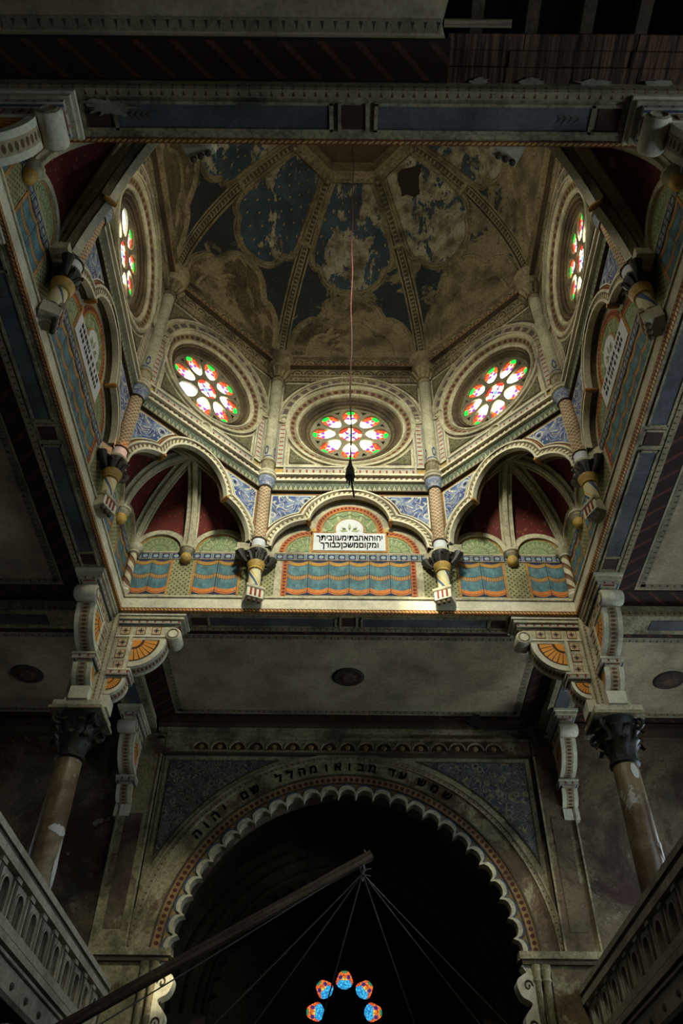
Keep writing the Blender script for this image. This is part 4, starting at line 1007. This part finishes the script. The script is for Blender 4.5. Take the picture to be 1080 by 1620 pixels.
# ---------------- big columns
CP = 4.76
def big_column(nm):
    r = empty('column'); r['kind'] = 'thing'
    MB().lathe([(.25, -1.2), (.25, 3.0), (.235, 5.2), (.215, 6.98)], 28).build('shaft', 'marble_shaft', r)
    MB().lathe([(.36, -1.6), (.36, -1.45), (.30, -1.38), (.33, -1.3), (.27, -1.2)], 28).build('base', 'cream_old', r)
    MB().lathe([(.215, 6.94), (.26, 6.97), (.26, 7.01), (.22, 7.04)], 24).build('astragal', 'dark_bronze', r)
    cp = MB().lathe([(.22, 7.02), (.23, 7.2), (.28, 7.5), (.38, 7.7), (.42, 7.74), (0, 7.74)], 24).build('capital', 'dark_bronze', r)
    for tier, (z, n, L, off) in enumerate(((7.04, 8, .34, 0), (7.2, 8, .42, PI / 8))):
        for k in range(n):
            a = 2 * PI * k / n + off; d = Vector((math.cos(a), math.sin(a), 0)); s = Vector((-d.y, d.x, 0)); rows = []
            for i in range(8):
                t = i / 7; rad = .235 + .03 * tier + .16 * t ** 2 + (.05 if i > 5 else 0); zz = z + L * min(t * 1.1, 1) - (.09 if i == 7 else 0); w = .105 * math.sin(PI * (.25 + .62 * t)) + .01
                rows.append([d * rad + s * w * q + d * (-.04 * abs(q)) + Vector((0, 0, zz)) for q in (-1, -.5, 0, .5, 1)])
            MB().grid(rows, [0, .25, .5, .75, 1], [i / 7 for i in range(8)]).build('acanthus_leaf', 'dark_bronze', cp)
    for k in range(4):
        a = PI / 4 + k * PI / 2; d = Vector((math.cos(a), math.sin(a), 0)); path = [d * .28 + Vector((0, 0, 7.35))]
        for i in range(14): q = i / 13 * 2.6 * PI; rr = .13 * (1 - i / 16); path.append(d * (.42 + rr * math.sin(q) * .9) + Vector((0, 0, 7.60 + rr * math.cos(q) * .8)))
        MB().tube(path, .035, 6).build('volute', 'dark_bronze', cp)
    bx('abacus', 'cream_old', r, -.46, .46, -.46, .46, 7.74, 7.80); bx('abacus_slab', 'cream', r, -.42, .42, -.42, .42, 7.80, 7.92)
    bx('pier_block', 'cream', r, -.29, .29, -.29, .29, 7.92, 9.97)
    for sx, sy in ((1, 0), (-1, 0), (0, 1), (0, -1)):
        for q in (-1, 1):
            m = MB().box(-.95, .95, -.02, .02, 0, .012, norm=True); m.v = [(q * .22 + y, -.29 - z, 8.98 + x) for x, y, z in m.v]
            m.tform(Matrix.Rotation(math.atan2(sy, sx) + PI / 2, 4, 'Z')).build('bead_strip', 'bead_brown', r, smooth=False)
    return r
bc = big_column('column'); first = True
for x, y, lab in ((-CP, CP, 'chipped marble column with dark leafy capital, left of the scalloped arch'), (CP, CP, 'flaking marble column with dark leafy capital, right of the scalloped arch'), (-CP, -CP, 'marble column nearest the viewer on the left'), (CP, -CP, 'marble column nearest the viewer on the right')):
    o = bc if first else copy_tree(bc); first = False; o.location = (DC[0] + x, DC[1] + y, 0); tag(o, lab, 'column', 'four great columns', 'thing')
# chip of fresh plaster on the left shaft
lc = [o for o in COL.objects if o.get('label', '').startswith('chipped')][0]
def chip(col, a0, a1, z0, z1, n=14, jag=.35):
    """ragged patch of bare white plaster standing a little proud of the shaft"""
    rows = [[], [], [], []]; h = z1 - z0
    for i in range(n + 1):
        a = a0 + (a1 - a0) * i / n; env = math.sin(PI * min(.98, max(.02, i / n))) ** .5
        lo = z0 + h * .5 - h * .5 * env * random.uniform(1 - jag, 1); hi = z0 + h * .5 + h * .5 * env * random.uniform(1 - jag, 1)
        rad = .215 + .035 * (6.98 - (lo + hi) / 2) / 4 + .004
        for r_, z, q in zip(rows, (lo, lo + h * .04, hi - h * .04, hi), (-.006, .012, .012, -.006)): r_.append(((rad + q) * math.cos(a), (rad + q) * math.sin(a), z))
    MB().grid(rows, [i / n for i in range(n + 1)], [0, .1, .9, 1]).build('plaster_chip', 'plaster_loss', col, smooth=False)
rc = [o for o in COL.objects if o.get('label', '').startswith('flaking')][0]
chip(lc, -PI * .45, PI * .02, 5.60, 5.80); chip(lc, -PI * .12, PI * .06, 4.6, 5.65, 10, .6)
chip(rc, -PI * .40, PI * .02, 4.55, 5.15); chip(rc, -PI * .25, PI * .05, 5.1, 5.75, 12, .6); chip(rc, -PI * .5, -PI * .3, 6.6, 6.95, 8)

# ---------------- scrolled brackets under the beams
def bracket():
    """springs from a column axis at the origin, runs out along +x; l is measured from the pier face"""
    r = empty('bracket'); T = .17
    X0 = .29
    def pz(pts): return [(X0 + l, z) for l, z in pts]
    arc1 = [(.36 + .60 * math.cos(a), 9.42 + .60 * math.sin(a)) for a in [-PI / 2 * i / 14 for i in range(15)]]
    arc2 = [(.06 + .30 * math.cos(a), 8.55 + .34 * math.sin(a)) for a in [-PI / 2 * i / 10 for i in range(11)]]
    body = [(-.04, 7.95), (-.04, 9.8), (1.1, 9.8), (1.1, 9.55)] + arc1 + [(.36, 8.72)] + arc2[:] + [(.10, 8.12), (.10, 7.95)]
    MB().prism(pz(body), -T * .8, T * .8, back=True).build('bracket_plate', 'cream', r, ang=25)
    MB().box(X0 - .05, X0 + 1.30, -T - .10, T + .10, 9.93, 9.985).build('top_slab', 'cream_lit', r, smooth=False)
    MB().box(X0 - .05, X0 + 1.26, -T - .07, T + .07, 9.86, 9.93).build('top_slab', 'cream', r, smooth=False)
    MB().box(X0 - .05, X0 + 1.20, -T - .03, T + .03, 9.78, 9.86, norm=True).build('dentil_band', 'dash_strip', r, smooth=False)
    for arc, nm in ((arc1, 'arch_edge'), (arc2, 'arch_edge')):
        cx, cz = (.36, 9.42) if arc is arc1 else (.06, 8.55)
        inn = [(cx + (x - cx) * .86, cz + (z - cz) * .86) for x, z in arc]; out = [(cx + (x - cx) * 1.04, cz + (z - cz) * 1.04) for x, z in arc]
        MB().prism(pz(out + inn[::-1]), -T, T, back=True).build(nm, 'cream_lit', r)
        mid = [(cx + (x - cx) * 1.045, cz + (z - cz) * 1.045) for x, z in arc]; d = arc_uv(mid)
        MB().grid([[(X0 + l, -T * .5, z) for l, z in mid], [(X0 + l, T * .5, z) for l, z in mid]], d, [0, 1]).build('edge_ornament', 'bead_brown', r)
    MB().box(X0 - .02, X0 + .42, -T - .04, T + .04, 8.60, 8.72, norm=True).build('middle_slab', 'dash_strip', r, smooth=False)
    MB().box(X0 - .02, X0 + .44, -T - .05, T + .05, 8.69, 8.73).build('middle_lip', 'cream_lit', r, smooth=False)
    MB().box(X0 - .02, X0 + .17, -T, T, 7.93, 8.18).build('foot_block', 'cream_lit', r, smooth=False)
    v = MB().lathe([(0, -T - .03), (.13, -T - .03), (.15, -T), (.15, T), (.13, T + .03), (0, T + .03)], 18, (X0 + 1.10, 0, 9.54), 'y').build('volute', 'cream_lit', r)
    for s in (-1, 1):
        MB().lathe([(.085, s * (T + .032)), (.10, s * (T + .05)), (.12, s * (T + .032))], 16, (X0 + 1.10, 0, 9.54), 'y').build('volute_eye', 'cream_old', v)
        for cx, cz, R in ((.36, 9.42, .50), (.06, 8.55, .24)):
            fan = [(cx, cz)] + [(cx + R * math.cos(a), cz + R * math.sin(a)) for a in [-PI / 2 * i / 12 for i in range(13)]]
            MB().prism(pz(fan), s * T * .86, s * T * .7, uvf=lambda p, cx=cx, cz=cz, R=R: ((p[0] - X0 - cx) / R, (p[1] - cz) / R)).build('sun_fan', 'sun_fan', r, smooth=False)
        for l, z in ((.16, 9.64), (.46, 9.64), (.76, 9.64), (.16, 9.36), (.16, 9.10), (.18, 8.84)):
            MB().prism(pz([(l - .09, z - .09), (l + .09, z - .09), (l + .09, z + .09), (l - .09, z + .09)]), s * T * .88, s * T * .7, uvf=lambda p, l=l, z=z: ((p[0] - X0 - l) / .09, (p[1] - z) / .09)).build('star_tile', 'star_tile', r, smooth=False)
            for e in (0,): pass
        bx('tile_rule', 'cream_lit', r, X0 + .27, X0 + .33, *sorted((s * T * .92, s * T * .7)), 8.74, 9.50)
        bx('tile_rule', 'cream_lit', r, X0 + .0, X0 + 1.0, *sorted((s * T * .92, s * T * .7)), 9.49, 9.53)
    return r
bk = bracket(); first = True
BR = [(-CP, CP, 0, 'gilt-fan bracket under the left end of the far beam'), (CP, CP, PI, 'gilt-fan bracket under the right end of the far beam'),
      (-CP, CP, -PI / 2, 'scrolled bracket under the far end of the left beam'), (CP, CP, -PI / 2, 'scrolled bracket under the far end of the right beam'),
      (-CP, -CP, 0, 'scrolled bracket under the left end of the near beam'), (CP, -CP, PI, 'scrolled bracket under the right end of the near beam'),
      (-CP, -CP, PI / 2, 'scrolled bracket under the near end of the left beam'), (CP, -CP, PI / 2, 'scrolled bracket under the near end of the right beam'),
      (-CP - .1, OUT + .29, -PI / 2, 'scrolled bracket on the arch wall behind the left column'), (CP + .1, OUT + .29, -PI / 2, 'scrolled bracket on the arch wall behind the right column')]
for x, y, rz, lab in BR:
    o = bk if first else copy_tree(bk); first = False; o.location = (DC[0] + x, DC[1] + y, 0); o.rotation_euler = (0, 0, rz); tag(o, lab, 'bracket', 'scrolled beam brackets')

# ---------------- arch wall at the far end
ARZ, ARR = 5.16, 3.45
aw = empty('wall_north', (0, NW, 0)); tag(aw, 'stained far wall with a scalloped arch, frieze and Hebrew inscription', kind='structure')
hole = [(ARR, -1.6)] + circ(ARR, 0, ARZ, 48, 0, PI, closed=False) + [(-ARR, -1.6)]
MB().prism([(-OUT - .3, -1.6), (-ARR, -1.6)] + hole[::-1][1:-1] + [(ARR, -1.6), (OUT + .3, -1.6), (OUT + .3, 12), (-OUT - .3, 12)], 0, .5, back=True).build('plaster', 'old_wall', aw, smooth=False)
MB().prism([(-4.95, ARZ)] + [(-4.95, 10.1), (4.95, 10.1), (4.95, ARZ)] + circ(4.1, 0, ARZ, 48, 0, PI, closed=False), -.04, 0).build('arch_panel', 'arch_wall', aw, smooth=False)
def ann(r0, r1, y, nm, mt, y1=0.0): return MB().band(circ(r0, 0, ARZ, 64, 0, PI, closed=False), circ(r1, 0, ARZ, 64, 0, PI, closed=False), y, y1).build(nm, mt, aw)
NSC = 27
def scall(rb, dep, n=NSC, k=8):
    pts = []
    for i in range(n):
        for j in range(k):
            t = (i + j / k) / n; ph = j / k
            pts.append((rb + dep * (math.sqrt(max(0, 1 - (2 * ph - 1) ** 2)) - .85), PI * t))
    pts.append((rb - dep * .85, PI)); return pts
sc = scall(ARR - .04, .15)
A_ = [(r * math.cos(a), ARZ + r * math.sin(a)) for r, a in sc]; B_ = [((r + .09) * math.cos(a), ARZ + (r + .09) * math.sin(a)) for r, a in sc]; C_ = [(ARR + .12, a) for r, a in sc]; C_ = [(r * math.cos(a), ARZ + r * math.sin(a)) for r, a in C_]
MB().band(A_, B_, -.14, .10).build('scallop_edge', 'cream', aw, ang=60)
B2 = [((r + .14) * math.cos(a), ARZ + (r + .14) * math.sin(a)) for r, a in sc]
MB().band(B_, B2, -.11, .0).build('scallop_line', 'blue_grey', aw, ang=60)
MB().band(B2, C_, -.09, .0).build('scallop_plate', 'cream_ochre', aw, ang=60)
ann(3.57, 3.60, -.13, 'arch_roll', 'umber'); ann(3.60, 3.76, -.10, 'bead_arch', 'bead_dim'); ann(3.76, 3.80, -.13, 'arch_roll', 'umber')
ann(3.80, 4.14, -.09, 'text_band', 'arch_wall'); ann(4.14, 4.18, -.13, 'arch_roll', 'cream_old'); ann(4.18, 4.26, -.10, 'dart_arch', 'drop_row'); ann(4.26, 4.30, -.12, 'arch_roll', 'cream_old')
for s in (-1, 1):
    for e, y, mt, nmz in ((0, -.06, 'cream_old', 'spandrel_frame'), (.1, -.075, 'umber', 'spandrel_frame'), (.13, -.085, 'floral_dim', 'spandrel_panel')):
        rr = 4.32 + e; X = 4.14 - e; Zt = 9.40 - e
        a0 = math.acos(X / rr); a1 = math.asin((Zt - ARZ) / rr)
        MB().prism([(s * X, Zt)] + [(s * rr * math.cos(a), ARZ + rr * math.sin(a)) for a in [a0 + (a1 - a0) * i / 16 for i in range(17)]], y, 0, uvf=lambda p: p).build(nmz, mt, aw, smooth=False)
    bx('pilaster', 'arch_wall', aw, *sorted((s * 4.22, s * 4.95)), -.14, 0, ARZ + .14, 9.9)
    bx('pilaster_panel', 'old_wall', aw, *sorted((s * 4.40, s * 4.76)), -.15, 0, ARZ + .5, 8.0)
    for a in (4.22, 4.91): bx('pilaster_edge', 'cream_old', aw, *sorted((s * a, s * (a + .04))), -.18, 0, ARZ + .14, 9.4)
    bx('impost', 'cream_old', aw, *sorted((s * (ARR - .12), s * 4.98)), -.24, .05, ARZ - .0, ARZ + .07); bx('impost', 'umber', aw, *sorted((s * (ARR - .08), s * 4.95)), -.2, .05, ARZ - .09, ARZ)
    bx('impost', 'cream_old', aw, *sorted((s * (ARR - .12), s * 4.98)), -.22, .05, ARZ + .07, ARZ + .14)
    bx('jamb_pier', 'arch_wall', aw, *sorted((s * 3.9, s * 4.95)), -.12, 0, -1.6, ARZ - .09)
    for x in (3.62, 3.80):
        sh = MB().lathe([(.075, -1.5), (.075, ARZ - .4), (.10, ARZ - .36), (.08, ARZ - .3), (.12, ARZ - .09)], 14, (s * x, -.1, 0)).build('jamb_shaft', 'cream_old', aw)
    # scrolled jamb ornament
    ed = spline([(ARR - .02, 4.95), (ARR - .22, 4.8), (ARR - .16, 4.55), (ARR + .02, 4.42), (ARR - .14, 4.2), (ARR - .10, 3.95), (ARR + .06, 3.8), (ARR - .1, 3.5), (ARR - .0, 3.1), (ARR + .06, 1.0)], 5)
    MB().prism([(s * x, z) for x, z in ed] + [(s * (ARR + .14), 1.0), (s * (ARR + .14), 5.07), (s * (ARR - .1), 5.07)], -.14, .2, back=True).build('jamb_scroll', 'cream_lit', aw)
    for cz in (4.72, 4.05):
        MB().tube([(s * (ARR - .02 + .09 * (1 - i / 15) * math.cos(i * .55)), -.15, cz + .11 * (1 - i / 15) * math.sin(i * .55)) for i in range(14)], .016, 5).build('scroll_line', 'umber', aw)
# frieze of half roundels and cornice
bx('frieze', 'arch_wall', aw, -4.2, 4.2, -.10, 0, 9.46, 9.98)
for k in range(17):
    x = -3.36 + k * .42
    rd = MB().prism(circ(.17, x, 9.55, 14, 0, PI, closed=False), -.115, -.1).build('roundel', 'wine', aw, smooth=False)
    MB().band(circ(.17, x, 9.55, 14, 0, PI, closed=False), circ(.205, x, 9.55, 14, 0, PI, closed=False), -.15, -.1).build('roundel_rim', 'cream_old', rd)
    MB().lathe([(0, -.14), (.05, -.135), (.07, -.11)], 10, (x, 0, 9.61), 'y').build('roundel_boss', 'cream_ochre', rd)
for z0, z1, y, mt in ((9.42, 9.46, .16, 'umber'), (9.80, 9.86, .14, 'cream_old'), (9.98, 10.06, .2, 'cream_old'), (10.06, 10.14, .26, 'umber'), (10.14, 10.25, .32, 'wine')): bx('cornice', mt, aw, -4.4, 4.4, -y, 0, z0, z1)
for s in (-1, 1):
    for z0, z1, y, mt in ((9.9, 10.06, .2, 'umber'), (10.06, 10.2, .3, 'wine')): bx('cornice', mt, aw, *sorted((s * 5.05, s * OUT)), -y, 0, z0, z1)
# inscription along the arch
ins = empty('inscription', (0, NW - .11, ARZ)); tag(ins, 'black Hebrew inscription curving along the scalloped arch', 'inscription')
for word, xc in (('יהוה', -2.86), ('שם', -2.10), ('מהלל', -1.12), ('מבואו', .05), ('עד', 1.10), ('שמש', 1.90)):
    R_ = 3.90; n = len(word); da = .255 / R_; ac = math.asin(xc / R_)
    if word == 'שמש': da *= 1.2
    for i, ch in enumerate(word):
        a = ac + ((n - 1) / 2 - i) * da * (1.0)
        me = letters(ch, .28, bold=.009); put_letters(me, ins, R_ * math.sin(a), R_ * math.cos(a), 0, tilt=-a)

# broken end of the far ceiling, right
fl = empty('fallen_boards', (2.6, NW - .4, 10.0)); tag(fl, 'dark torn boards hanging from the far ceiling edge, right of centre', 'boards')
for x0, z0, w, hh, tl in ((.1, .0, .35, .34, .5), (.5, -.18, .9, .1, -.06), (1.25, -.2, .7, .12, .1), (1.5, -.42, .16, .55, .35)):
    MB().prism([(0, 0), (w, 0), (w * .6, hh), (w * .25, hh * .9)], -.03, .03, back=True).tform(Matrix.Translation((x0, -.2, z0)) @ Matrix.Rotation(tl, 4, 'Y')).build('board', 'black', fl, smooth=False)

# ---------------- apse behind the arch
AY = NW + .5
ar = empty('wall_apse', (0, AY, 0)); tag(ar, 'dark recess behind the scalloped arch', kind='structure')
BK = 8.0
for s in (-1, 1): bx('side_wall', 'apse', ar, *sorted((s * 4.2, s * 4.4)), 0, BK, -1.6, ARZ)
MB().lathe([(4.2, 0), (4.2, BK)], 32, (0, 0, ARZ), 'y', 0, PI).build('barrel_vault', 'apse', ar)
wc = (-.02, 6.42); hb = circ(1.12, wc[0], wc[1], 40)
MB().prism([(-4.4, -1.6), (4.4, -1.6), (4.4, 9.6), (-4.4, 9.6)], BK, BK + .2, [hb]).build('back_wall', 'apse', ar, smooth=False)
R2 = 3.12; Y2 = 3.2
hole = circ(R2, 0, ARZ, 40, 0, PI, closed=False)
MB().prism([(-R2, ARZ), (-4.2, ARZ), (-4.2, ARZ + .1)] + circ(4.2, 0, ARZ, 40, 0, PI, closed=False)[::-1][1:-1] + [(4.2, ARZ + .1), (4.2, ARZ), (R2, ARZ)] + hole[1:-1], Y2, Y2 + .3).build('inner_arch', 'apse', ar, smooth=False)
sc = scall(R2 - .04, .16, 25)
A_ = [(r * math.cos(a), ARZ + r * math.sin(a)) for r, a in sc]; B_ = [((R2 + .06) * math.cos(a), ARZ + (R2 + .06) * math.sin(a)) for r, a in sc]
MB().band(A_, B_, Y2 - .08, Y2 + .2).build('inner_scallops', 'umber', ar, ang=60)
for r0, r1 in ((3.30, 3.36), (3.62, 3.68), (3.90, 3.96)): MB().band(circ(r0, 0, ARZ, 48, 0, PI, closed=False), circ(r1, 0, ARZ, 48, 0, PI, closed=False), Y2 - .07, Y2).build('arch_roll', 'umber', ar)
for s in (-1, 1): bx('inner_jamb', 'apse', ar, *sorted((s * R2, s * 4.2)), Y2, Y2 + .3, -1.6, ARZ)
w9 = empty('window_9', (wc[0], AY + BK + .02, wc[1])); tag(w9, 'small orange and blue petalled window at the back of the dark recess', kind='structure')
pt = [(.80 + .25 * math.cos(t) * (1 + .0), .235 * math.sin(t) * (1 + .12 * math.cos(3 * t))) for t in [2 * PI * i / 24 for i in range(24)]]
holes = [rot2(pt, PI / 2 + k * PI / 4) for k in range(8)]
MB().prism(circ(1.14, 0, 0, 40), 0, .1, holes).build('tracery', 'black', w9, smooth=False)
for k in range(8):
    a = PI / 2 + k * PI / 4
    MB().prism(holes[k], .04, .05, uvf=lambda p, a=a: ((p[0] * math.cos(a) + p[1] * math.sin(a) - .55) / .50, (-p[0] * math.sin(a) + p[1] * math.cos(a)) / .25)).build('pane', 'glass_apse', w9, smooth=False)
MB().lathe([(0, .02), (.40, .02), (.42, .0), (.45, .0)], 20, (0, -.01, 0), 'y').build('centre_disc', 'black', w9)
# domed case in front of the window
oc = empty('ark_case', (-.02, AY + BK - 1.2, -1.6)); tag(oc, 'dark domed tower of the ark case in front of the small window', 'ark')
bx('case_body', 'umber', oc, -1.5, 1.5, -.5, .5, 0, 5.4); bx('case_cornice', 'umber', oc, -1.6, 1.6, -.6, .6, 5.4, 5.55)
tw = MB().lathe([(.60, 5.55), (.60, 6.55), (.66, 6.6), (.66, 6.72), (.60, 6.75)], 8).build('tower', 'umber', oc, smooth=False)
MB().lathe([(.58, 6.75), (.55, 7.0), (.44, 7.25), (.26, 7.45), (.10, 7.58), (.05, 7.68), (.07, 7.76), (0, 7.86)], 16).build('tower_dome', 'umber', oc)
for k in range(8):
    a = 2 * PI * k / 8; MB().lathe([(.035, 5.6), (.035, 6.5)], 6, (.62 * math.cos(a), .62 * math.sin(a), 0)).build('tower_shaft', 'cream_old', tw)
for s in (-1, 1):
    for k in range(11):
        x = s * (1.75 + k * .19); h_ = 4.9 + .9 * (k / 10) + .25 * (k % 2)
        p_ = empty('organ_pipe', (x, AY + BK - .9, -1.6)); tag(p_, 'dim organ pipe in the dark recess, %s out from the ark case on the %s' % (('first', 'second', 'third', 'fourth', 'fifth', 'sixth', 'seventh', 'eighth', 'ninth', 'tenth', 'last')[k], 'left' if s < 0 else 'right'), 'organ pipe', 'organ pipes in the recess')
        MB().lathe([(.03, 0), (.075, .3), (.075, h_), (.06, h_ + .01)], 10).build('pipe_body', 'umber', p_)

# ---------------- galleries on both sides
def gallery(s, word):
    """s=-1 left"""
    r = empty('gallery_front', (s * 4.45, 8.0, 3.0)); tag(r, 'cream painted gallery parapet with arched slots along the %s side' % word, 'gallery')
    r['kind'] = 'thing'
    y0, y1 = SOUTH - 8.0, NW - 8.0 - .14
    def b_(nm, mt, x0, x1, ya, yb, z0, z1, par=None, norm=False):
        if s < 0: return bx(nm, mt, par or r, -.0 - x1, -x0, ya, yb, z0 - 3, z1 - 3, norm=norm)
        return bx(nm, mt, par or r, x0, x1, ya, yb, z0 - 3, z1 - 3, norm=norm)
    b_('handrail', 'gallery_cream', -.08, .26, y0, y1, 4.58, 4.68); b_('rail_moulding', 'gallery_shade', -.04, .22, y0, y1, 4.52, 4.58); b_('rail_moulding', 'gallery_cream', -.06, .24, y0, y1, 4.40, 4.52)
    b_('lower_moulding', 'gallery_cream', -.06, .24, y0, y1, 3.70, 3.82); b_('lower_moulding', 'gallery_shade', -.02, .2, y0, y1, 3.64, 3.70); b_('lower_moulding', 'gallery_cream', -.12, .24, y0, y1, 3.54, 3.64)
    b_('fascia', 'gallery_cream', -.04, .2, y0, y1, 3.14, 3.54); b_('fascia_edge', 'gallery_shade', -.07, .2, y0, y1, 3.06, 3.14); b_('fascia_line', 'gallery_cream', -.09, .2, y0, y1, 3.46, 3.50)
    b_('gallery_floor', 'wine', .1, OUT - 4.45, y0, y1, 3.02, 3.12)
    b_('back_board', 'black', .16, .2, y0, y1, 3.8, 4.45)
    y = 1.2 - 8.0
    while y < y1 - .2:
        p = b_('parapet_pier', 'gallery_cream', .0, .16, y - .09, y + .09, 3.82, 4.40)
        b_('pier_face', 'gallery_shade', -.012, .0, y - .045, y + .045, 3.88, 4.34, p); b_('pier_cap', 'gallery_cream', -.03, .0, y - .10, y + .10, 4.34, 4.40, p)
        yn = y + .68
        if yn < y1:
            m = MB().prism([(y + .09, .82), (yn - .09, .82), (yn - .09, 1.40), (y + .09, 1.40)], 0, .12, [[(y + .2, .86), (yn - .2, .86), (yn - .2, 1.15)] + circ((.68 - .4) / 2, (y + yn) / 2, 1.15, 12, 0, PI, closed=False)[1:] ])
            m.v = [(s * (.04 + yy), xx, zz) for xx, yy, zz in m.v]; sp = m.build('slot_panel', 'gallery_cream', r, smooth=False)
            m = MB().band([(y + .2, .86), (yn - .2, .86)] + circ((.68 - .4) / 2, (y + yn) / 2, 1.15, 12, 0, PI, closed=False), [(y + .17, .83), (yn - .17, .83)] + circ((.68 - .34) / 2, (y + yn) / 2, 1.15, 12, 0, PI, closed=False), 0, .04, closed=True)
            m.v = [(s * (.01 + yy), xx, zz) for xx, yy, zz in m.v]; m.build('slot_rim', 'gallery_cream', sp, smooth=False)
            b_('slot_bar', 'gallery_shade', .06, .1, (y + yn) / 2 - .02, (y + yn) / 2 + .02, 3.86, 4.26, sp)
            m = MB().lathe([(0, -.04), (.04, -.035), (.055, 0)], 8, (0, 0, 0), 'y'); m.v = [(s * (-.04 + yy), y + xx, .27 + zz) for xx, yy, zz in m.v]; m.build('fascia_boss', 'gallery_shade', r)
        y = yn
    return r
gallery(-1, 'left'); gallery(1, 'right')

# ---------------- timber pole and its lines
def seg(a, b, n=2, sag=0.0):
    a, b = Vector(a), Vector(b); return [tuple(a.lerp(b, i / (n - 1)) - Vector((0, 0, sag * 4 * (i / (n - 1)) * (1 - i / (n - 1))))) for i in range(n)]
tip = Vector((.27, 9.0, 3.76)); low = Vector((-2.5, 8.62, 2.05)); d = (low - tip).normalized()
end = tip + d * ((-1.55 - tip.z) / d.z)
pole = MB(); L = (end - tip).length; pole.box(0, L, -.05, .05, -.045, .045)
q = d.to_track_quat('X', 'Z').to_matrix().to_4x4(); pole.tform(Matrix.Translation(tip) @ q)
tag(pole.build('timber_pole', 'timber', smooth=False, loc=tuple(end)), 'long bare timber pole slanting up in front of the dark arch', 'pole')
kn = Vector((.175, 9.0, 3.56))
ko = empty('rope_knot', tuple(kn)); tag(ko, 'white knot of twine at the tip of the timber pole', 'knot')
for k in range(5):
    a = k * 1.3; MB().tube([(0, 0, .12), (.03 * math.cos(a), .03 * math.sin(a), .05), (.02 * math.sin(a), .02, -.02), (.0, 0, -.08)], .009, 5).build('strand', 'twine', ko)
for k, (x, z) in enumerate(((.1, .06), (.09, -.02), (-.05, .05))): MB().tube([(0, 0, 0), (x * .5, 0, z * .8), (x, .01, z)], .006, 4).build('loose_end', 'twine', ko)
MB().tube([(0, 0, .10), (.05, 0, .2), (.02, 0, .26)], .008, 5).build('strand', 'twine', ko)
def ray(px, py, s):
    u, v = (px - CX) / F_PX, (810 - py) / F_PX; return Vector((u, math.cos(PITCH) - v * math.sin(PITCH), math.sin(PITCH) + v * math.cos(PITCH))) * s
for (px, lab, s) in ((335, 'outermost on the left', 8.3), (402, 'second from the left', 8.7), (512, 'third from the left, nearly plumb', 8.9), (668, 'third from the right, nearly plumb', 8.8), (778, 'second from the right', 8.5), (826, 'outermost on the right', 8.2)):
    p = ray(px, 1620, s); dd = (p - kn).normalized(); e = kn + dd * ((-1.58 - kn.z) / dd.z)
    tag(MB().tube(seg(kn, e, 16, .12), .008, 5).build('guy_line', 'twine', loc=tuple(e)), 'thin white line fanning down from the pole tip, ' + lab, 'line', 'lines fanning from the pole tip')
lo = tip + d * 5.2 + Vector((0, 0, -.22))
tag(MB().tube(seg(kn + Vector((0, 0, .12)), lo, 12, .03), .007, 5).build('guy_line', 'twine', loc=tuple(lo)), 'thin white line running close beneath the timber pole', 'line', 'lines fanning from the pole tip')

# ---------------- lift everything so that the floor is at zero
for o in list(COL.objects):
    if o.parent is None: o.location.z += EYE
